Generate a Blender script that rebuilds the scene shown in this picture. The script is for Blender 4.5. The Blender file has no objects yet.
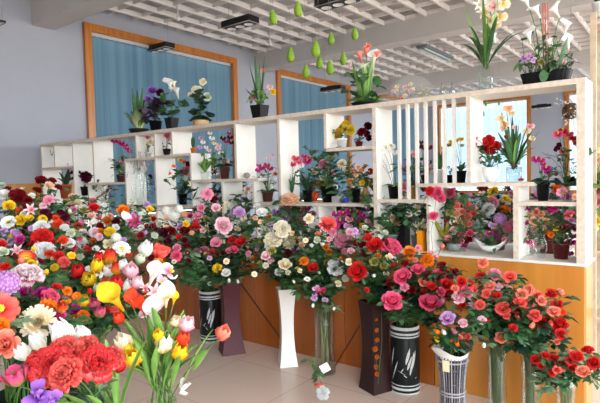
import bpy, math, random
from mathutils import Vector, Matrix
random.seed(7)
rnd = random.random
def ru(a, b): return a + (b - a) * rnd()
C = bpy.context.scene.collection
V = Vector
# ------------------------------------------------------------------ camera
F = 511.44
CAM = V((0, 0, 1.6))
FW = V((-0.6086486, 0.79211736, -0.04579278)); RT = V((0.79339886, 0.60818969, -0.02497112)); UP = V((-0.00807064, 0.05153058, 0.99863881))
cam = bpy.data.cameras.new('camera'); co = bpy.data.objects.new('camera', cam); C.objects.link(co)
cam.sensor_fit = 'HORIZONTAL'; cam.sensor_width = 36; cam.lens = F * 36 / 600; cam.clip_start = .05
m = Matrix((RT, UP, -FW)).transposed().to_4x4(); m.translation = CAM; co.matrix_world = m
bpy.context.scene.camera = co
def ray(x, y): return FW + RT * ((x - 300) / F) - UP * ((y - 201.5) / F)
def at(x, y, d): return CAM + ray(x, y) * d
def hit(x, y, ax, val):
    r = ray(x, y); return CAM + r * ((val - CAM[ax]) / r[ax])
def proj(P):
    d = P - CAM; z = d.dot(FW)
    return (300 + F * d.dot(RT) / z, 201.5 - F * d.dot(UP) / z, z)
# ------------------------------------------------------------------ materials
MATS = {}
def srgb(c):
    return tuple(((v / 255) / 12.92 if v / 255 <= .04045 else ((v / 255 + .055) / 1.055) ** 2.4) for v in c) + (1,)
def mat(name, col, rough=.6, noise=0, scale=20, metal=0, spec=.3, coat=0):
    if name in MATS: return MATS[name]
    M = bpy.data.materials.new(name); M.use_nodes = True; nt = M.node_tree; b = nt.nodes['Principled BSDF']
    c = srgb(col)
    b.inputs['Base Color'].default_value = c; b.inputs['Roughness'].default_value = rough
    b.inputs['Metallic'].default_value = metal; b.inputs['Specular IOR Level'].default_value = spec
    b.inputs['Coat Weight'].default_value = coat
    if noise:
        tc = nt.nodes.new('ShaderNodeTexCoord'); n = nt.nodes.new('ShaderNodeTexNoise'); n.inputs['Scale'].default_value = scale
        n.inputs['Detail'].default_value = 4
        r = nt.nodes.new('ShaderNodeValToRGB')
        r.color_ramp.elements[0].position = .3; r.color_ramp.elements[1].position = .7
        r.color_ramp.elements[0].color = tuple(v * (1 - noise) for v in c[:3]) + (1,)
        r.color_ramp.elements[1].color = tuple(min(1, v * (1 + noise * .6)) for v in c[:3]) + (1,)
        nt.links.new(tc.outputs['Object'], n.inputs['Vector']); nt.links.new(n.outputs['Fac'], r.inputs['Fac'])
        nt.links.new(r.outputs['Color'], b.inputs['Base Color'])
    MATS[name] = M; return M
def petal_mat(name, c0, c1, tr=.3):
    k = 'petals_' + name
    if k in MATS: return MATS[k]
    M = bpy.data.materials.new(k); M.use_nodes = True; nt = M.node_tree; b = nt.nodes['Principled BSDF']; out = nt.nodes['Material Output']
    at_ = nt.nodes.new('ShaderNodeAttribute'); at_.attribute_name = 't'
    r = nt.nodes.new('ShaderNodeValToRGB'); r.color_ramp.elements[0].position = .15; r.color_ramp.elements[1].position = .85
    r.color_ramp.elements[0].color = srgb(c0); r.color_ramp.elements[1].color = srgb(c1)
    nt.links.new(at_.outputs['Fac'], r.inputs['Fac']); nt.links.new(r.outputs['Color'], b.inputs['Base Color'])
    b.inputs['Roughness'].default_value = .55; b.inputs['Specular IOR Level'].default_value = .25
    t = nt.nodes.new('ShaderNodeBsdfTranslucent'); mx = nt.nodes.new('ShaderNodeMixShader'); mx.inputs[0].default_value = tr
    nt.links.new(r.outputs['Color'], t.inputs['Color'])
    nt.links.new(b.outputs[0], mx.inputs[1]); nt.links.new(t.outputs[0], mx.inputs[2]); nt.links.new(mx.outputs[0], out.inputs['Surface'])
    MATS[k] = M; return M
def glass_mat(name, tint=(235, 242, 240), gl=.14):
    if name in MATS: return MATS[name]
    M = bpy.data.materials.new(name); M.use_nodes = True; nt = M.node_tree; nt.nodes.remove(nt.nodes['Principled BSDF']); out = nt.nodes['Material Output']
    t = nt.nodes.new('ShaderNodeBsdfTransparent'); t.inputs[0].default_value = srgb(tint)
    g = nt.nodes.new('ShaderNodeBsdfGlossy'); g.inputs['Roughness'].default_value = .06
    lw = nt.nodes.new('ShaderNodeLayerWeight'); lw.inputs['Blend'].default_value = .35
    ma = nt.nodes.new('ShaderNodeMath'); ma.operation = 'MULTIPLY_ADD'; ma.inputs[1].default_value = .38; ma.inputs[2].default_value = gl * .4
    mx = nt.nodes.new('ShaderNodeMixShader')
    nt.links.new(lw.outputs['Facing'], ma.inputs[0]); nt.links.new(ma.outputs[0], mx.inputs[0])
    nt.links.new(t.outputs[0], mx.inputs[1]); nt.links.new(g.outputs[0], mx.inputs[2]); nt.links.new(mx.outputs[0], out.inputs['Surface'])
    MATS[name] = M; return M
def sheer_mat(name, col, transp=.35, trl=.4):
    if name in MATS: return MATS[name]
    M = bpy.data.materials.new(name); M.use_nodes = True; nt = M.node_tree; nt.nodes.remove(nt.nodes['Principled BSDF']); out = nt.nodes['Material Output']
    t = nt.nodes.new('ShaderNodeBsdfTransparent'); d = nt.nodes.new('ShaderNodeBsdfDiffuse'); l = nt.nodes.new('ShaderNodeBsdfTranslucent')
    d.inputs[0].default_value = srgb(col); l.inputs[0].default_value = srgb(col)
    m1 = nt.nodes.new('ShaderNodeMixShader'); m1.inputs[0].default_value = trl; m2 = nt.nodes.new('ShaderNodeMixShader'); m2.inputs[0].default_value = transp
    nt.links.new(d.outputs[0], m1.inputs[1]); nt.links.new(l.outputs[0], m1.inputs[2]); nt.links.new(m1.outputs[0], m2.inputs[1]); nt.links.new(t.outputs[0], m2.inputs[2])
    nt.links.new(m2.outputs[0], out.inputs['Surface'])
    MATS[name] = M; return M
def emit_mat(name, col, s):
    if name in MATS: return MATS[name]
    M = bpy.data.materials.new(name); M.use_nodes = True; nt = M.node_tree; b = nt.nodes['Principled BSDF']
    b.inputs['Emission Color'].default_value = srgb(col); b.inputs['Emission Strength'].default_value = s; b.inputs['Base Color'].default_value = (0, 0, 0, 1)
    MATS[name] = M; return M
def wood_mat(name, c0, c1, axis='Z', scale=3, rough=.35, coat=.2):
    if name in MATS: return MATS[name]
    M = bpy.data.materials.new(name); M.use_nodes = True; nt = M.node_tree; b = nt.nodes['Principled BSDF']
    tc = nt.nodes.new('ShaderNodeTexCoord'); mp = nt.nodes.new('ShaderNodeMapping')
    s = [scale * 8] * 3; s['XYZ'.index(axis)] = scale * .5; mp.inputs['Scale'].default_value = s
    n = nt.nodes.new('ShaderNodeTexNoise'); n.inputs['Scale'].default_value = 1; n.inputs['Detail'].default_value = 5
    r = nt.nodes.new('ShaderNodeValToRGB'); r.color_ramp.elements[0].position = .3; r.color_ramp.elements[1].position = .7
    r.color_ramp.elements[0].color = srgb(c0); r.color_ramp.elements[1].color = srgb(c1)
    nt.links.new(tc.outputs['Object'], mp.inputs[0]); nt.links.new(mp.outputs[0], n.inputs['Vector']); nt.links.new(n.outputs['Fac'], r.inputs[0]); nt.links.new(r.outputs[0], b.inputs['Base Color'])
    b.inputs['Roughness'].default_value = rough; b.inputs['Coat Weight'].default_value = coat; b.inputs['Coat Roughness'].default_value = .2
    MATS[name] = M; return M
# ------------------------------------------------------------------ mesh building
class MB:
    def __init__(s): s.v = []; s.f = []; s.t = []
    def add(s, vs, fs, ts=None):
        o = len(s.v); s.v += [tuple(p) for p in vs]; s.f += [tuple(i + o for i in f) for f in fs]; s.t += (ts if ts else [0.5] * len(vs))
    def box(s, a, b):
        x0, y0, z0 = a; x1, y1, z1 = b
        s.add([(x0,y0,z0),(x1,y0,z0),(x1,y1,z0),(x0,y1,z0),(x0,y0,z1),(x1,y0,z1),(x1,y1,z1),(x0,y1,z1)],
              [(0,3,2,1),(4,5,6,7),(0,1,5,4),(1,2,6,5),(2,3,7,6),(3,0,4,7)])
    def tube(s, pts, r0, r1=None, n=5, cap=True):
        r1 = r0 if r1 is None else r1; pts = [V(p) for p in pts]; vs = []; k = len(pts)
        for i, p in enumerate(pts):
            t = (pts[min(i + 1, k - 1)] - pts[max(i - 1, 0)])
            t = t.normalized() if t.length > 1e-9 else V((0, 0, 1))
            a = t.cross(V((.31, .95, .05))).normalized(); b = t.cross(a); r = r0 + (r1 - r0) * i / max(1, k - 1)
            for j in range(n):
                w = 2 * math.pi * j / n; vs.append(p + (a * math.cos(w) + b * math.sin(w)) * r)
        fs = [(i*n+j, i*n+(j+1)%n, (i+1)*n+(j+1)%n, (i+1)*n+j) for i in range(k - 1) for j in range(n)]
        if cap: fs += [tuple(range(n))[::-1], tuple((k-1)*n + j for j in range(n))]
        s.add(vs, fs)
    def lathe(s, prof, n=24, c=(0, 0, 0), close=True, rot=0, sq=False):
        vs = []
        for r, z in prof:
            for j in range(n):
                w = 2 * math.pi * j / n + rot; vs.append((c[0] + r * math.cos(w), c[1] + r * math.sin(w), c[2] + z))
        fs = [(i*n+j, i*n+(j+1)%n, (i+1)*n+(j+1)%n, (i+1)*n+j) for i in range(len(prof) - 1) for j in range(n)]
        if close: fs.append(tuple(range(n))[::-1])
        s.add(vs, fs)
    def ball(s, c, r, n=8, m=6, sc=(1, 1, 1), t=.5):
        vs = []; fs = []
        for i in range(m + 1):
            a = math.pi * i / m
            for j in range(n):
                w = 2 * math.pi * j / n
                vs.append((c[0] + r*sc[0]*math.sin(a)*math.cos(w), c[1] + r*sc[1]*math.sin(a)*math.sin(w), c[2] + r*sc[2]*math.cos(a)))
        for i in range(m):
            for j in range(n): fs.append((i*n+j, (i+1)*n+j, (i+1)*n+(j+1)%n, i*n+(j+1)%n))
        s.add(vs, fs, [t] * len(vs))
    def mesh(s, name, m=None, smooth=True):
        me = bpy.data.meshes.new(name); me.from_pydata(s.v, [], s.f); me.update()
        a = me.attributes.new('t', 'FLOAT', 'POINT'); a.data.foreach_set('value', s.t)
        if smooth: me.polygons.foreach_set('use_smooth', [True] * len(me.polygons))
        if m: me.materials.append(m)
        return me
    def obj(s, name, m, parent=None, smooth=True):
        return link(name, s.mesh(name, m, smooth), parent)
def link(name, me, parent=None):
    o = bpy.data.objects.new(name, me); C.objects.link(o)
    if parent: o.parent = parent
    return o
def boxmesh(name, a, b, m, parent=None, bev=0):
    q = MB(); q.box(a, b); o = q.obj(name, m, parent, smooth=False)
    if bev:
        k = o.modifiers.new('bevel', 'BEVEL'); k.width = bev; k.segments = 2
    return o
REG = []   # (object, label core, x pixel) - the label of each look-alike gets its place from the left
def tag(o, label, cat, group=None, loc=None):
    o['label'] = label; o['category'] = cat
    if group: o['group'] = group
    REG.append((o, label, loc))
    return o
def thing(name, label, cat, loc, group=None):
    o = bpy.data.objects.new(name, None); C.objects.link(o); o.location = loc; o.empty_display_size = .05
    return tag(o, label, cat, group, V(loc))
def struct(o): o['kind'] = 'structure'; return o
# ------------------------------------------------------------------ petals and flowers (unit size, stem at origin, axis +Z)
def petal(q, phi, r0, z0, L, W, e0, e1, cup=.3, ruf=0, prof='round', nr=5, nc=4, twist=0, t0=0, t1=1, power=1):
    vs = []; ts = []; r = r0; z = z0; seg = L / nr
    cx, sx = math.cos(phi), math.sin(phi); ph = ru(0, 6)
    for i in range(nr + 1):
        s = i / nr
        e = math.radians(e0 + (e1 - e0) * s ** power)
        if i: r += math.cos(e) * seg; z += math.sin(e) * seg
        if prof == 'round': w = W * (.25 + .75 * math.sin(math.pi * min(1, s * .62 + .04))) * (1 if s < .85 else (1 - ((s - .85) / .15) ** 2 * .45))
        elif prof == 'point': w = W * (.2 + .8 * math.sin(math.pi * min(1, (s * .9 + .12)) )) * (1 - s ** 6 * .8)
        elif prof == 'strap': w = W * (.55 + .45 * math.sin(math.pi * (s * .8 + .1))) * (1 if s < .9 else .6)
        else: w = W * (.15 + .85 * math.sin(math.pi * min(1, s * .93 + .05)))
        nr_, nz = math.cos(e + math.pi / 2), math.sin(e + math.pi / 2)
        for j in range(nc + 1):
            u = -1 + 2 * j / nc
            off = cup * w * u * u + ruf * L * s * s * math.sin(ph + u * (5.5 if nc < 6 else 9) + s * 3)
            rr = r + nr_ * off; zz = z + nz * off; lat = u * w + twist * s * W
            vs.append((rr * cx - lat * sx, rr * sx + lat * cx, zz)); ts.append(t0 + (t1 - t0) * s)
    fs = [(i*(nc+1)+j, i*(nc+1)+j+1, (i+1)*(nc+1)+j+1, (i+1)*(nc+1)+j) for i in range(nr) for j in range(nc)]
    q.add(vs, fs, ts)
def ring(q, n, *a, jit=.12, off=0, **k):
    for i in range(n): petal(q, 2 * math.pi * (i + off) / n + ru(-jit, jit), *a, **k)
def calyx(n=5, r=.09, L=.22, e=35):
    q = MB(); q.lathe([(.02, -.03), (r * .7, .0), (r, .06), (r * .8, .1)], 8)
    ring(q, n, r * .5, .02, L, .05, e, e - 30, prof='leaf', nr=3, nc=2, cup=0); return q
def fl_rose():
    q = MB()
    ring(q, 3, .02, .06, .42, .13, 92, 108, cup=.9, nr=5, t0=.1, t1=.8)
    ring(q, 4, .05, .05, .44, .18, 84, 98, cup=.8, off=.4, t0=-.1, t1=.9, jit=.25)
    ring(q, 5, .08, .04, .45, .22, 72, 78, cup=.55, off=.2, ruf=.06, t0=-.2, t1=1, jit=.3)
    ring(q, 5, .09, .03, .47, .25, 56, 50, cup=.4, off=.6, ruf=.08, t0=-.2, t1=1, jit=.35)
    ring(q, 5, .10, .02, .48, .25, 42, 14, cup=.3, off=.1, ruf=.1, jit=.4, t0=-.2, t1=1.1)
    return q, calyx()
def fl_bud():
    q = MB()
    ring(q, 3, .03, .0, 1.0, .27, 62, 112, cup=.8, jit=.05)
    ring(q, 4, .05, .0, .95, .30, 50, 108, cup=.6, off=.5, jit=.05)
    ring(q, 2, .06, .0, .9, .26, 40, 80, cup=.4, off=.2)
    return q, calyx(5, .16, .5, 60)
def fl_tulip():
    q = MB()
    ring(q, 3, .04, .0, 1.1, .40, 24, 122, cup=.6, jit=.04, power=.85, prof='point', nr=7)
    ring(q, 3, .05, -.01, 1.12, .42, 20, 114, cup=.5, off=.5, jit=.04, power=.8, prof='point', nr=7, ruf=.02)
    return q, None
def fl_peony():
    q = MB()
    for n, L, W, e0, e1 in ((6, .26, .1, 88, 100), (8, .32, .13, 76, 92), (10, .38, .15, 66, 74), (11, .42, .16, 52, 56), (11, .46, .17, 36, 34), (9, .5, .19, 16, 2)):
        ring(q, int(n * 1.3), .05, .05, L, W * .85, e0, e1, cup=.3, ruf=.17, jit=.3, nr=7, nc=7, off=rnd(), t0=-.2)
    return q, calyx()
def fl_carnation():
    q = MB()
    for n, L, e in ((6, .3, 86), (9, .36, 66), (10, .4, 44), (11, .44, 22), (9, .45, 2)):
        ring(q, n, .04, .05, L, .12, e + 14, e - 6, cup=.1, ruf=.16, jit=.3, nr=5, off=rnd())
    return q, calyx(5, .1, .12, 60)
def fl_mum():
    q = MB()
    for n, L, e in ((10, .34, 84), (14, .4, 72), (18, .43, 56), (20, .46, 36), (18, .47, 12), (16, .48, -6)):
        ring(q, n, .03, .05, L, .062, e - 6, e + 14, cup=.3, jit=.1, prof='strap', nr=4, nc=2, off=rnd())
    return q, calyx(5, .1, .12, 20)
def fl_daisy():   # flat open camellia or gerbera with a centre
    q = MB()
    ring(q, 7, .08, .06, .38, .15, 34, 22, cup=.25, ruf=.04)
    ring(q, 8, .08, .03, .44, .17, 14, 6, cup=.2, ruf=.04, off=.5)
    c = MB(); c.ball((0, 0, .1), .13, 8, 5, (1, 1, .55))
    for i in range(18):
        a = i * 2.4; r = .13 * math.sqrt(i / 18); c.ball((r * math.cos(a), r * math.sin(a), .16 - r * .3), .022, 5, 3)
    return q, calyx(), c
def fl_lily():
    q = MB()
    ring(q, 6, .03, .0, .66, .11, 74, 2, cup=.35, jit=.05, prof='leaf', nr=7, ruf=.02, power=1.3)
    c = MB()
    for i in range(6):
        a = i * 1.047; c.tube([(0, 0, .15), (.06 * math.cos(a), .06 * math.sin(a), .36), (.13 * math.cos(a), .13 * math.sin(a), .46)], .007, n=4)
        c.ball((.13 * math.cos(a), .13 * math.sin(a), .47), .022, 5, 4, (1, 1, 1.5))
    return q, None, c
def fl_orchid():
    q = MB()
    for k, (a, W, L) in enumerate(((90, .16, .42), (90 + 128, .13, .42), (90 - 128, .13, .42), (12, .26, .46), (168, .26, .46))):
        petal(q, math.radians(a), .03, .02 if k < 3 else .05, L, W, 22, 2, cup=.15, ruf=.02, prof='round')
    c = MB()
    petal(c, math.radians(270), .02, .05, .26, .1, 55, -10, cup=-.4, nr=4)
    petal(c, math.radians(235), .02, .06, .14, .06, 75, 60, cup=.4, nr=3); petal(c, math.radians(305), .02, .06, .14, .06, 75, 60, cup=.4, nr=3)
    c.ball((0, 0, .1), .04, 6, 4)
    return q, None, c
def fl_calla():
    q = MB(); n = 14; m = 9; vs = []; ts = []
    for i in range(m + 1):
        s = i / m
        for j in range(n + 1):
            u = j / n * 2 - 1; a = u * math.pi * 1.06
            tipf = (1 - abs(u)) ; h = s * (.78 + .5 * tipf ** 1.6)
            r = .05 + .10 * s + .25 * s ** 3.4 * (.6 + .8 * tipf)
            r *= 1.0 - .0 * u
            vs.append((r * math.cos(a) + .22 * s ** 3 * tipf, r * math.sin(a), h - .22 * s ** 5 * tipf)); ts.append(s)
    q.add(vs, [(i*(n+1)+j, i*(n+1)+j+1, (i+1)*(n+1)+j+1, (i+1)*(n+1)+j) for i in range(m) for j in range(n)], ts)
    c = MB(); c.tube([(0, 0, .12), (.01, 0, .4), (.02, 0, .66)], .035, .025, 6)
    return q, None, c
def fl_hydrangea():
    q = MB(); n = 46; q.ball((0, 0, .3), .33, 10, 7, t=.35)
    for i in range(n):
        z = 1 - 1.5 * i / n; r = math.sqrt(max(0, 1 - z * z)); a = i * 2.39996
        d = V((r * math.cos(a), r * math.sin(a), z)); c = d * .36 + V((0, 0, .3))
        u = d.cross(V((.2, .3, .9))).normalized(); v = d.cross(u)
        for k in range(4):
            w = k * math.pi / 2 + i; e = u * math.cos(w) + v * math.sin(w); g = d.cross(e)
            q.add([c, c + e * .06 + g * .045 + d * .02, c + e * .12 + d * .03, c + e * .06 - g * .045 + d * .02], [(0, 1, 2, 3)], [0, .6, 1, .6])
    return q, calyx(4, .06, .1)
def fl_iris():
    q = MB()
    ring(q, 3, .03, .0, .62, .24, 70, -30, cup=.15, ruf=.06, jit=.1, nr=7)
    ring(q, 3, .03, .05, .55, .22, 70, 110, cup=.4, ruf=.08, off=.5)
    return q, None
def fl_parrot():   # open fringed tulip
    q = MB()
    ring(q, 4, .05, .0, 1.0, .26, 36, 96, cup=.5, ruf=.07, prof='round', nr=7)
    ring(q, 4, .05, .0, 1.05, .3, 22, 84, cup=.4, ruf=.09, off=.5, prof='round', nr=7)
    return q, None
FL = dict(rose=fl_rose, bud=fl_bud, tulip=fl_tulip, peony=fl_peony, carnation=fl_carnation, mum=fl_mum, daisy=fl_daisy, lily=fl_lily,
          orchid=fl_orchid, calla=fl_calla, hydrangea=fl_hydrangea, iris=fl_iris, parrot=fl_parrot)
SCALE = dict(rose=1.05, bud=.85, tulip=1.2, calla=.9, parrot=.9, orchid=1.05, lily=.95, hydrangea=1.0)
KIND = dict(rose='rose', bud='rosebud', tulip='tulip', peony='peony', carnation='carnation', mum='chrysanthemum', daisy='open camellia', lily='lily',
            orchid='orchid', calla='calla lily', hydrangea='hydrangea', iris='iris', parrot='fringed tulip')
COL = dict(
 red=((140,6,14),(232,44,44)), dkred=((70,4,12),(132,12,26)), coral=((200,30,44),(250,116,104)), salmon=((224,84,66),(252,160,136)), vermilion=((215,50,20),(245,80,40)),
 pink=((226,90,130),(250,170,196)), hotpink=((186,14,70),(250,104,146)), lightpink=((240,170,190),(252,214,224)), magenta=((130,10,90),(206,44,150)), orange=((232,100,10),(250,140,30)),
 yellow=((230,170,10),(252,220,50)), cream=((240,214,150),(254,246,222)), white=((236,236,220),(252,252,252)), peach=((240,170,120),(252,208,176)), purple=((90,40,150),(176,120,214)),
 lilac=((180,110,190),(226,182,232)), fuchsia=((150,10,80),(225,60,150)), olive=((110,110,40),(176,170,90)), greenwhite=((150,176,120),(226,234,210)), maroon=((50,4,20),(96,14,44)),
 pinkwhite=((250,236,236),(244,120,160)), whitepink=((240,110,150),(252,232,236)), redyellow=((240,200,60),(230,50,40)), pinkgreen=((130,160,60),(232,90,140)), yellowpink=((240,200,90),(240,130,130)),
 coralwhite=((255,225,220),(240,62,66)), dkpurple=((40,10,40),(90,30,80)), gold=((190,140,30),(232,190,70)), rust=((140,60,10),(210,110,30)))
WORD = dict(dkred='dark red', coral='coral red', salmon='salmon pink', vermilion='orange red', hotpink='deep pink', lightpink='pale pink', greenwhite='greenish white', pinkwhite='white and pink',
 whitepink='pinkish white', redyellow='red and yellow', pinkgreen='pink and green', yellowpink='yellow and pink', coralwhite='coral and white', dkpurple='dark purple')
MESH = {}
GREEN = mat('leaf_green', (62, 104, 60), .45, .45, 14, spec=.4)
GREEN2 = mat('blade_green', (112, 156, 70), .45, .35, 12, spec=.4)
DKGREEN = mat('dark_leaf', (40, 72, 50), .5, .45, 14, spec=.4)
PALEGREEN = mat('pale_leaf', (110, 140, 104), .5, .3, 14, spec=.3)
STEMG = mat('stem_green', (76, 112, 50), .5)
TWIG = mat('twig_brown', (110, 84, 56), .8, .3, 30)
YC = mat('flower_centre_yellow', (232, 190, 50), .7, .4, 60)
WOODB = mat('basket_rattan', (96, 70, 46), .8, .4, 60)
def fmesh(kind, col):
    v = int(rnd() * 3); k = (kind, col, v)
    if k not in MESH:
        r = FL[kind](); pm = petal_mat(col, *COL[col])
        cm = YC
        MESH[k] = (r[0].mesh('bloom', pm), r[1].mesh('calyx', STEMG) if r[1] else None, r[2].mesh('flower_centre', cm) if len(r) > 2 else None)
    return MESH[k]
def orient(axis, roll):
    axis = axis.normalized(); a = axis.cross(V((.1, .2, 1))).normalized(); b = axis.cross(a)
    x = a * math.cos(roll) + b * math.sin(roll); y = axis.cross(x)
    return Matrix((x, y, axis)).transposed().to_4x4()
def bloom(kind, col, P, size, axis, parent, pl, sub=True, roll=None):
    """P: world centre of the head; returns world stem joint"""
    me = fmesh(kind, col); s = size * SCALE.get(kind, 1)
    axis = axis.normalized()
    back = {'tulip': .5, 'bud': .45, 'calla': .45, 'parrot': .45, 'hydrangea': .3}.get(kind, .12)
    base = P - axis * back * s
    o = link('bloom', me[0], parent); M = orient(axis, rnd() * 6.28 if roll is None else roll)
    if kind == 'calla':
        x = P - CAM; x = x - axis * x.dot(axis); x = (x.normalized() + axis.cross(x).normalized() * ru(-.9, .9)).normalized(); M = Matrix((x, axis.cross(x), axis)).transposed().to_4x4()
    M = M @ Matrix.Scale(s, 4); M.translation = base - pl; o.matrix_local = M
    if sub:
        if me[1]: link('calyx', me[1], o)
        if me[2]: link('flower_centre', me[2], o)
    return base
def bez(a, b, c, n=8):
    return [a * (1 - t) ** 2 + b * 2 * t * (1 - t) + c * t * t for t in [i / n for i in range(n + 1)]]
def leaf(q, p, d, L, W, droop=.3, nr=4, fold=.25):
    d = d.normalized(); side = d.cross(V((0, 0, 1)))
    side = side.normalized() if side.length > .05 else V((1, 0, 0))
    up = side.cross(d); ro = ru(-.7, .7); side, up = side * math.cos(ro) + up * math.sin(ro), up * math.cos(ro) - side * math.sin(ro)
    vs = []; ts = []
    for i in range(nr + 1):
        s = i / nr; c = p + d * L * s - V((0, 0, 1)) * droop * L * s * s
        w = W * math.sin(math.pi * (s * .94 + .03)) ** .8 * (1 - .25 * s)
        for u in (-1, 0, 1): vs.append(c + side * u * w + up * abs(u) * w * fold); ts.append(s)
    q.add(vs, [(i*3+j, i*3+j+1, (i+1)*3+j+1, (i+1)*3+j) for i in range(nr) for j in (0, 1)], ts)
CLS = dict(tulip='tulip', calla='tulip', parrot='tulip', iris='tulip', lily='rose')
def flower(bn, kind, col, P, size, base, mouth, axis, group, sprays=7, label=None, floor_z=None):
    name = {'bud': 'rosebud', 'mum': 'chrysanthemum', 'daisy': 'camellia', 'calla': 'calla_lily', 'parrot': 'fringed_tulip'}.get(kind, kind)
    word = WORD.get(col, col)
    t = thing(name, label or f"{word} {KIND[kind]} {bn}", 'flower', base, group)
    j = bloom(kind, col, P, size, axis, t, base); REG[-1] = (REG[-1][0], REG[-1][1], P)
    # stem: from inside the vase, through the mouth, to the head
    mid = mouth + V((ru(-.015, .015), ru(-.015, .015), 0))
    c = j - axis.normalized() * .12 ; c.z = min(c.z, j.z - .02)
    pts = [base, mid] + bez(mid, (mid * .45 + c * .55) + V((0, 0, .07)), j, 7)[1:]
    q = MB(); q.tube([p - base for p in pts], .0032, .0024, 4); q.obj('stem', STEMG, t)
    q = MB(); path = pts[1:]
    if CLS.get(kind) == 'tulip':
        for i in range(2 if sprays else 0):
            k = ru(.15, .5); p = mid.lerp(j, k); d = (j - mid).normalized() + V((ru(-.35, .35), ru(-.35, .35), .35))
            leaf(q, p - base, d, ru(.2, .32), ru(.011, .019), .22, 7, .6)
        gm = GREEN2
    else:
        for i in range(sprays):
            k = 1 - rnd() ** 1.3 * .75; k = min(k, .97); x = k * (len(path) - 1); a = int(x); p = path[a].lerp(path[min(a + 1, len(path) - 1)], x - a)
            an = rnd() * 6.28; d = V((math.cos(an), math.sin(an), ru(-.15, .6))).normalized(); l = ru(.038, .064)
            e = p + d * .045
            q.tube([p - base, e - base], .0013, n=3, cap=False)
            sd = d.cross(V((0, 0, 1))).normalized()
            leaf(q, e - base, d, l, l * .33, ru(0, .5)); leaf(q, p + d * .025 - base, d + sd, l * .8, l * .27, ru(0, .5)); leaf(q, p + d * .025 - base, d - sd, l * .8, l * .27, ru(0, .5))
        gm = random.choice((GREEN, GREEN, DKGREEN, PALEGREEN))
    if q.v: q.obj('leaves', gm, t)
    return t
def faceaxis(P, c, up=.65, outw=.4, face=.62, j=.4):
    a = (CAM - P).normalized() * face + V((0, 0, 1)) * up
    o = P - c; o.z = 0
    if o.length > .01: a += o.normalized() * outw
    return a + V((ru(-j, j), ru(-j, j), ru(-j, j)))
def bunch(phrase, base, mouth_z, flowers, depth, group, fill=0, fillbox=None, jd=.08, sprays=7, mr=.03, lean=None, extra=None):
    """flowers: (kind, colour, px, py, size px[, depth])"""
    mouth = V((base[0], base[1], mouth_z)); base = V(base)
    if extra:
        n, cols, box, s0, s1 = extra[:5]; flowers = list(flowers); got = [(f[2], f[3]) for f in flowers]; tries = 0
        while n and tries < 2000:
            tries += 1; x = ru(box[0], box[2]); y = ru(box[1], box[3])
            if all((x - a) ** 2 + (y - b_) ** 2 > 30 for a, b_ in got):
                got.append((x, y)); n -= 1; flowers.append((random.choice(extra[5] if len(extra) > 5 else ('carnation', 'daisy', 'orchid', 'peony', 'bud')), random.choice(cols), x, y, ru(s0, s1)))
    for f in flowers:
        kind, col, x, y, sp = f[:5]
        d = (f[5] if len(f) > 5 else (depth(x, y) if callable(depth) else depth)) + ru(-jd, jd)
        P = at(x, y, d); ax = faceaxis(P, mouth)
        if kind in ('tulip', 'bud', 'parrot'): ax = faceaxis(P, mouth, 1.3, .6, .25, .25)
        if kind == 'calla': ax = faceaxis(P, mouth, 1.3, .5, .3, .25)
        r = ru(0, mr * .6); a = rnd() * 6.28
        b = base + V((r * math.cos(a), r * math.sin(a), .02)); mo = mouth + V((mr * .7 * math.cos(a + 1), mr * .7 * math.sin(a + 1), 0))
        flower(phrase, kind, col, P, sp * d / F, b, mo, ax, group, sprays)
    for i in range(int(fill * .42 + .5)):
        x0, y0, x1, y1 = fillbox; x = ru(x0, x1); y = ru(y0, y1); d = (depth(x, y) if callable(depth) else depth) + ru(0, .22)
        P = at(x, y, d); r = ru(0, mr * .6); a = rnd() * 6.28
        b = base + V((r * math.cos(a), r * math.sin(a), .02)); mo = mouth + V((mr * .7 * math.cos(a + 1), mr * .7 * math.sin(a + 1), 0))
        t = bpy.data.objects.new('leafy_sprig', None); C.objects.link(t); t.location = b
        t['label'] = f'green artificial leaf sprig between the blooms {phrase}'; t['category'] = 'leaves'; t['group'] = 'leaf sprigs ' + phrase
        pts = [b, mo] + bez(mo, mo * .4 + P * .6 + V((0, 0, .08)), P, 6)[1:]
        q = MB(); q.tube([p - b for p in pts], .003, .0015, 4); q.obj('stem', STEMG, t)
        q = MB(); path = pts[2:]
        for k in range(17):
            x = rnd() ** .55 * (len(path) - 1); aa = int(x); p = path[aa].lerp(path[min(aa + 1, len(path) - 1)], x - aa)
            an = rnd() * 6.28; dd = V((math.cos(an), math.sin(an), ru(-.2, .6))).normalized(); l = ru(.042, .07); e = p + dd * .04
            sd = dd.cross(V((0, 0, 1))).normalized()
            q.tube([p - b, e - b], .0013, n=3, cap=False)
            leaf(q, e - b, dd, l, l * .34, ru(0, .5)); leaf(q, p + dd * .02 - b, dd + sd, l * .85, l * .28, ru(0, .5)); leaf(q, p + dd * .02 - b, dd - sd, l * .85, l * .28, ru(0, .5))
        q.obj('leaves', random.choice((GREEN, GREEN, DKGREEN, PALEGREEN)), t)
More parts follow.
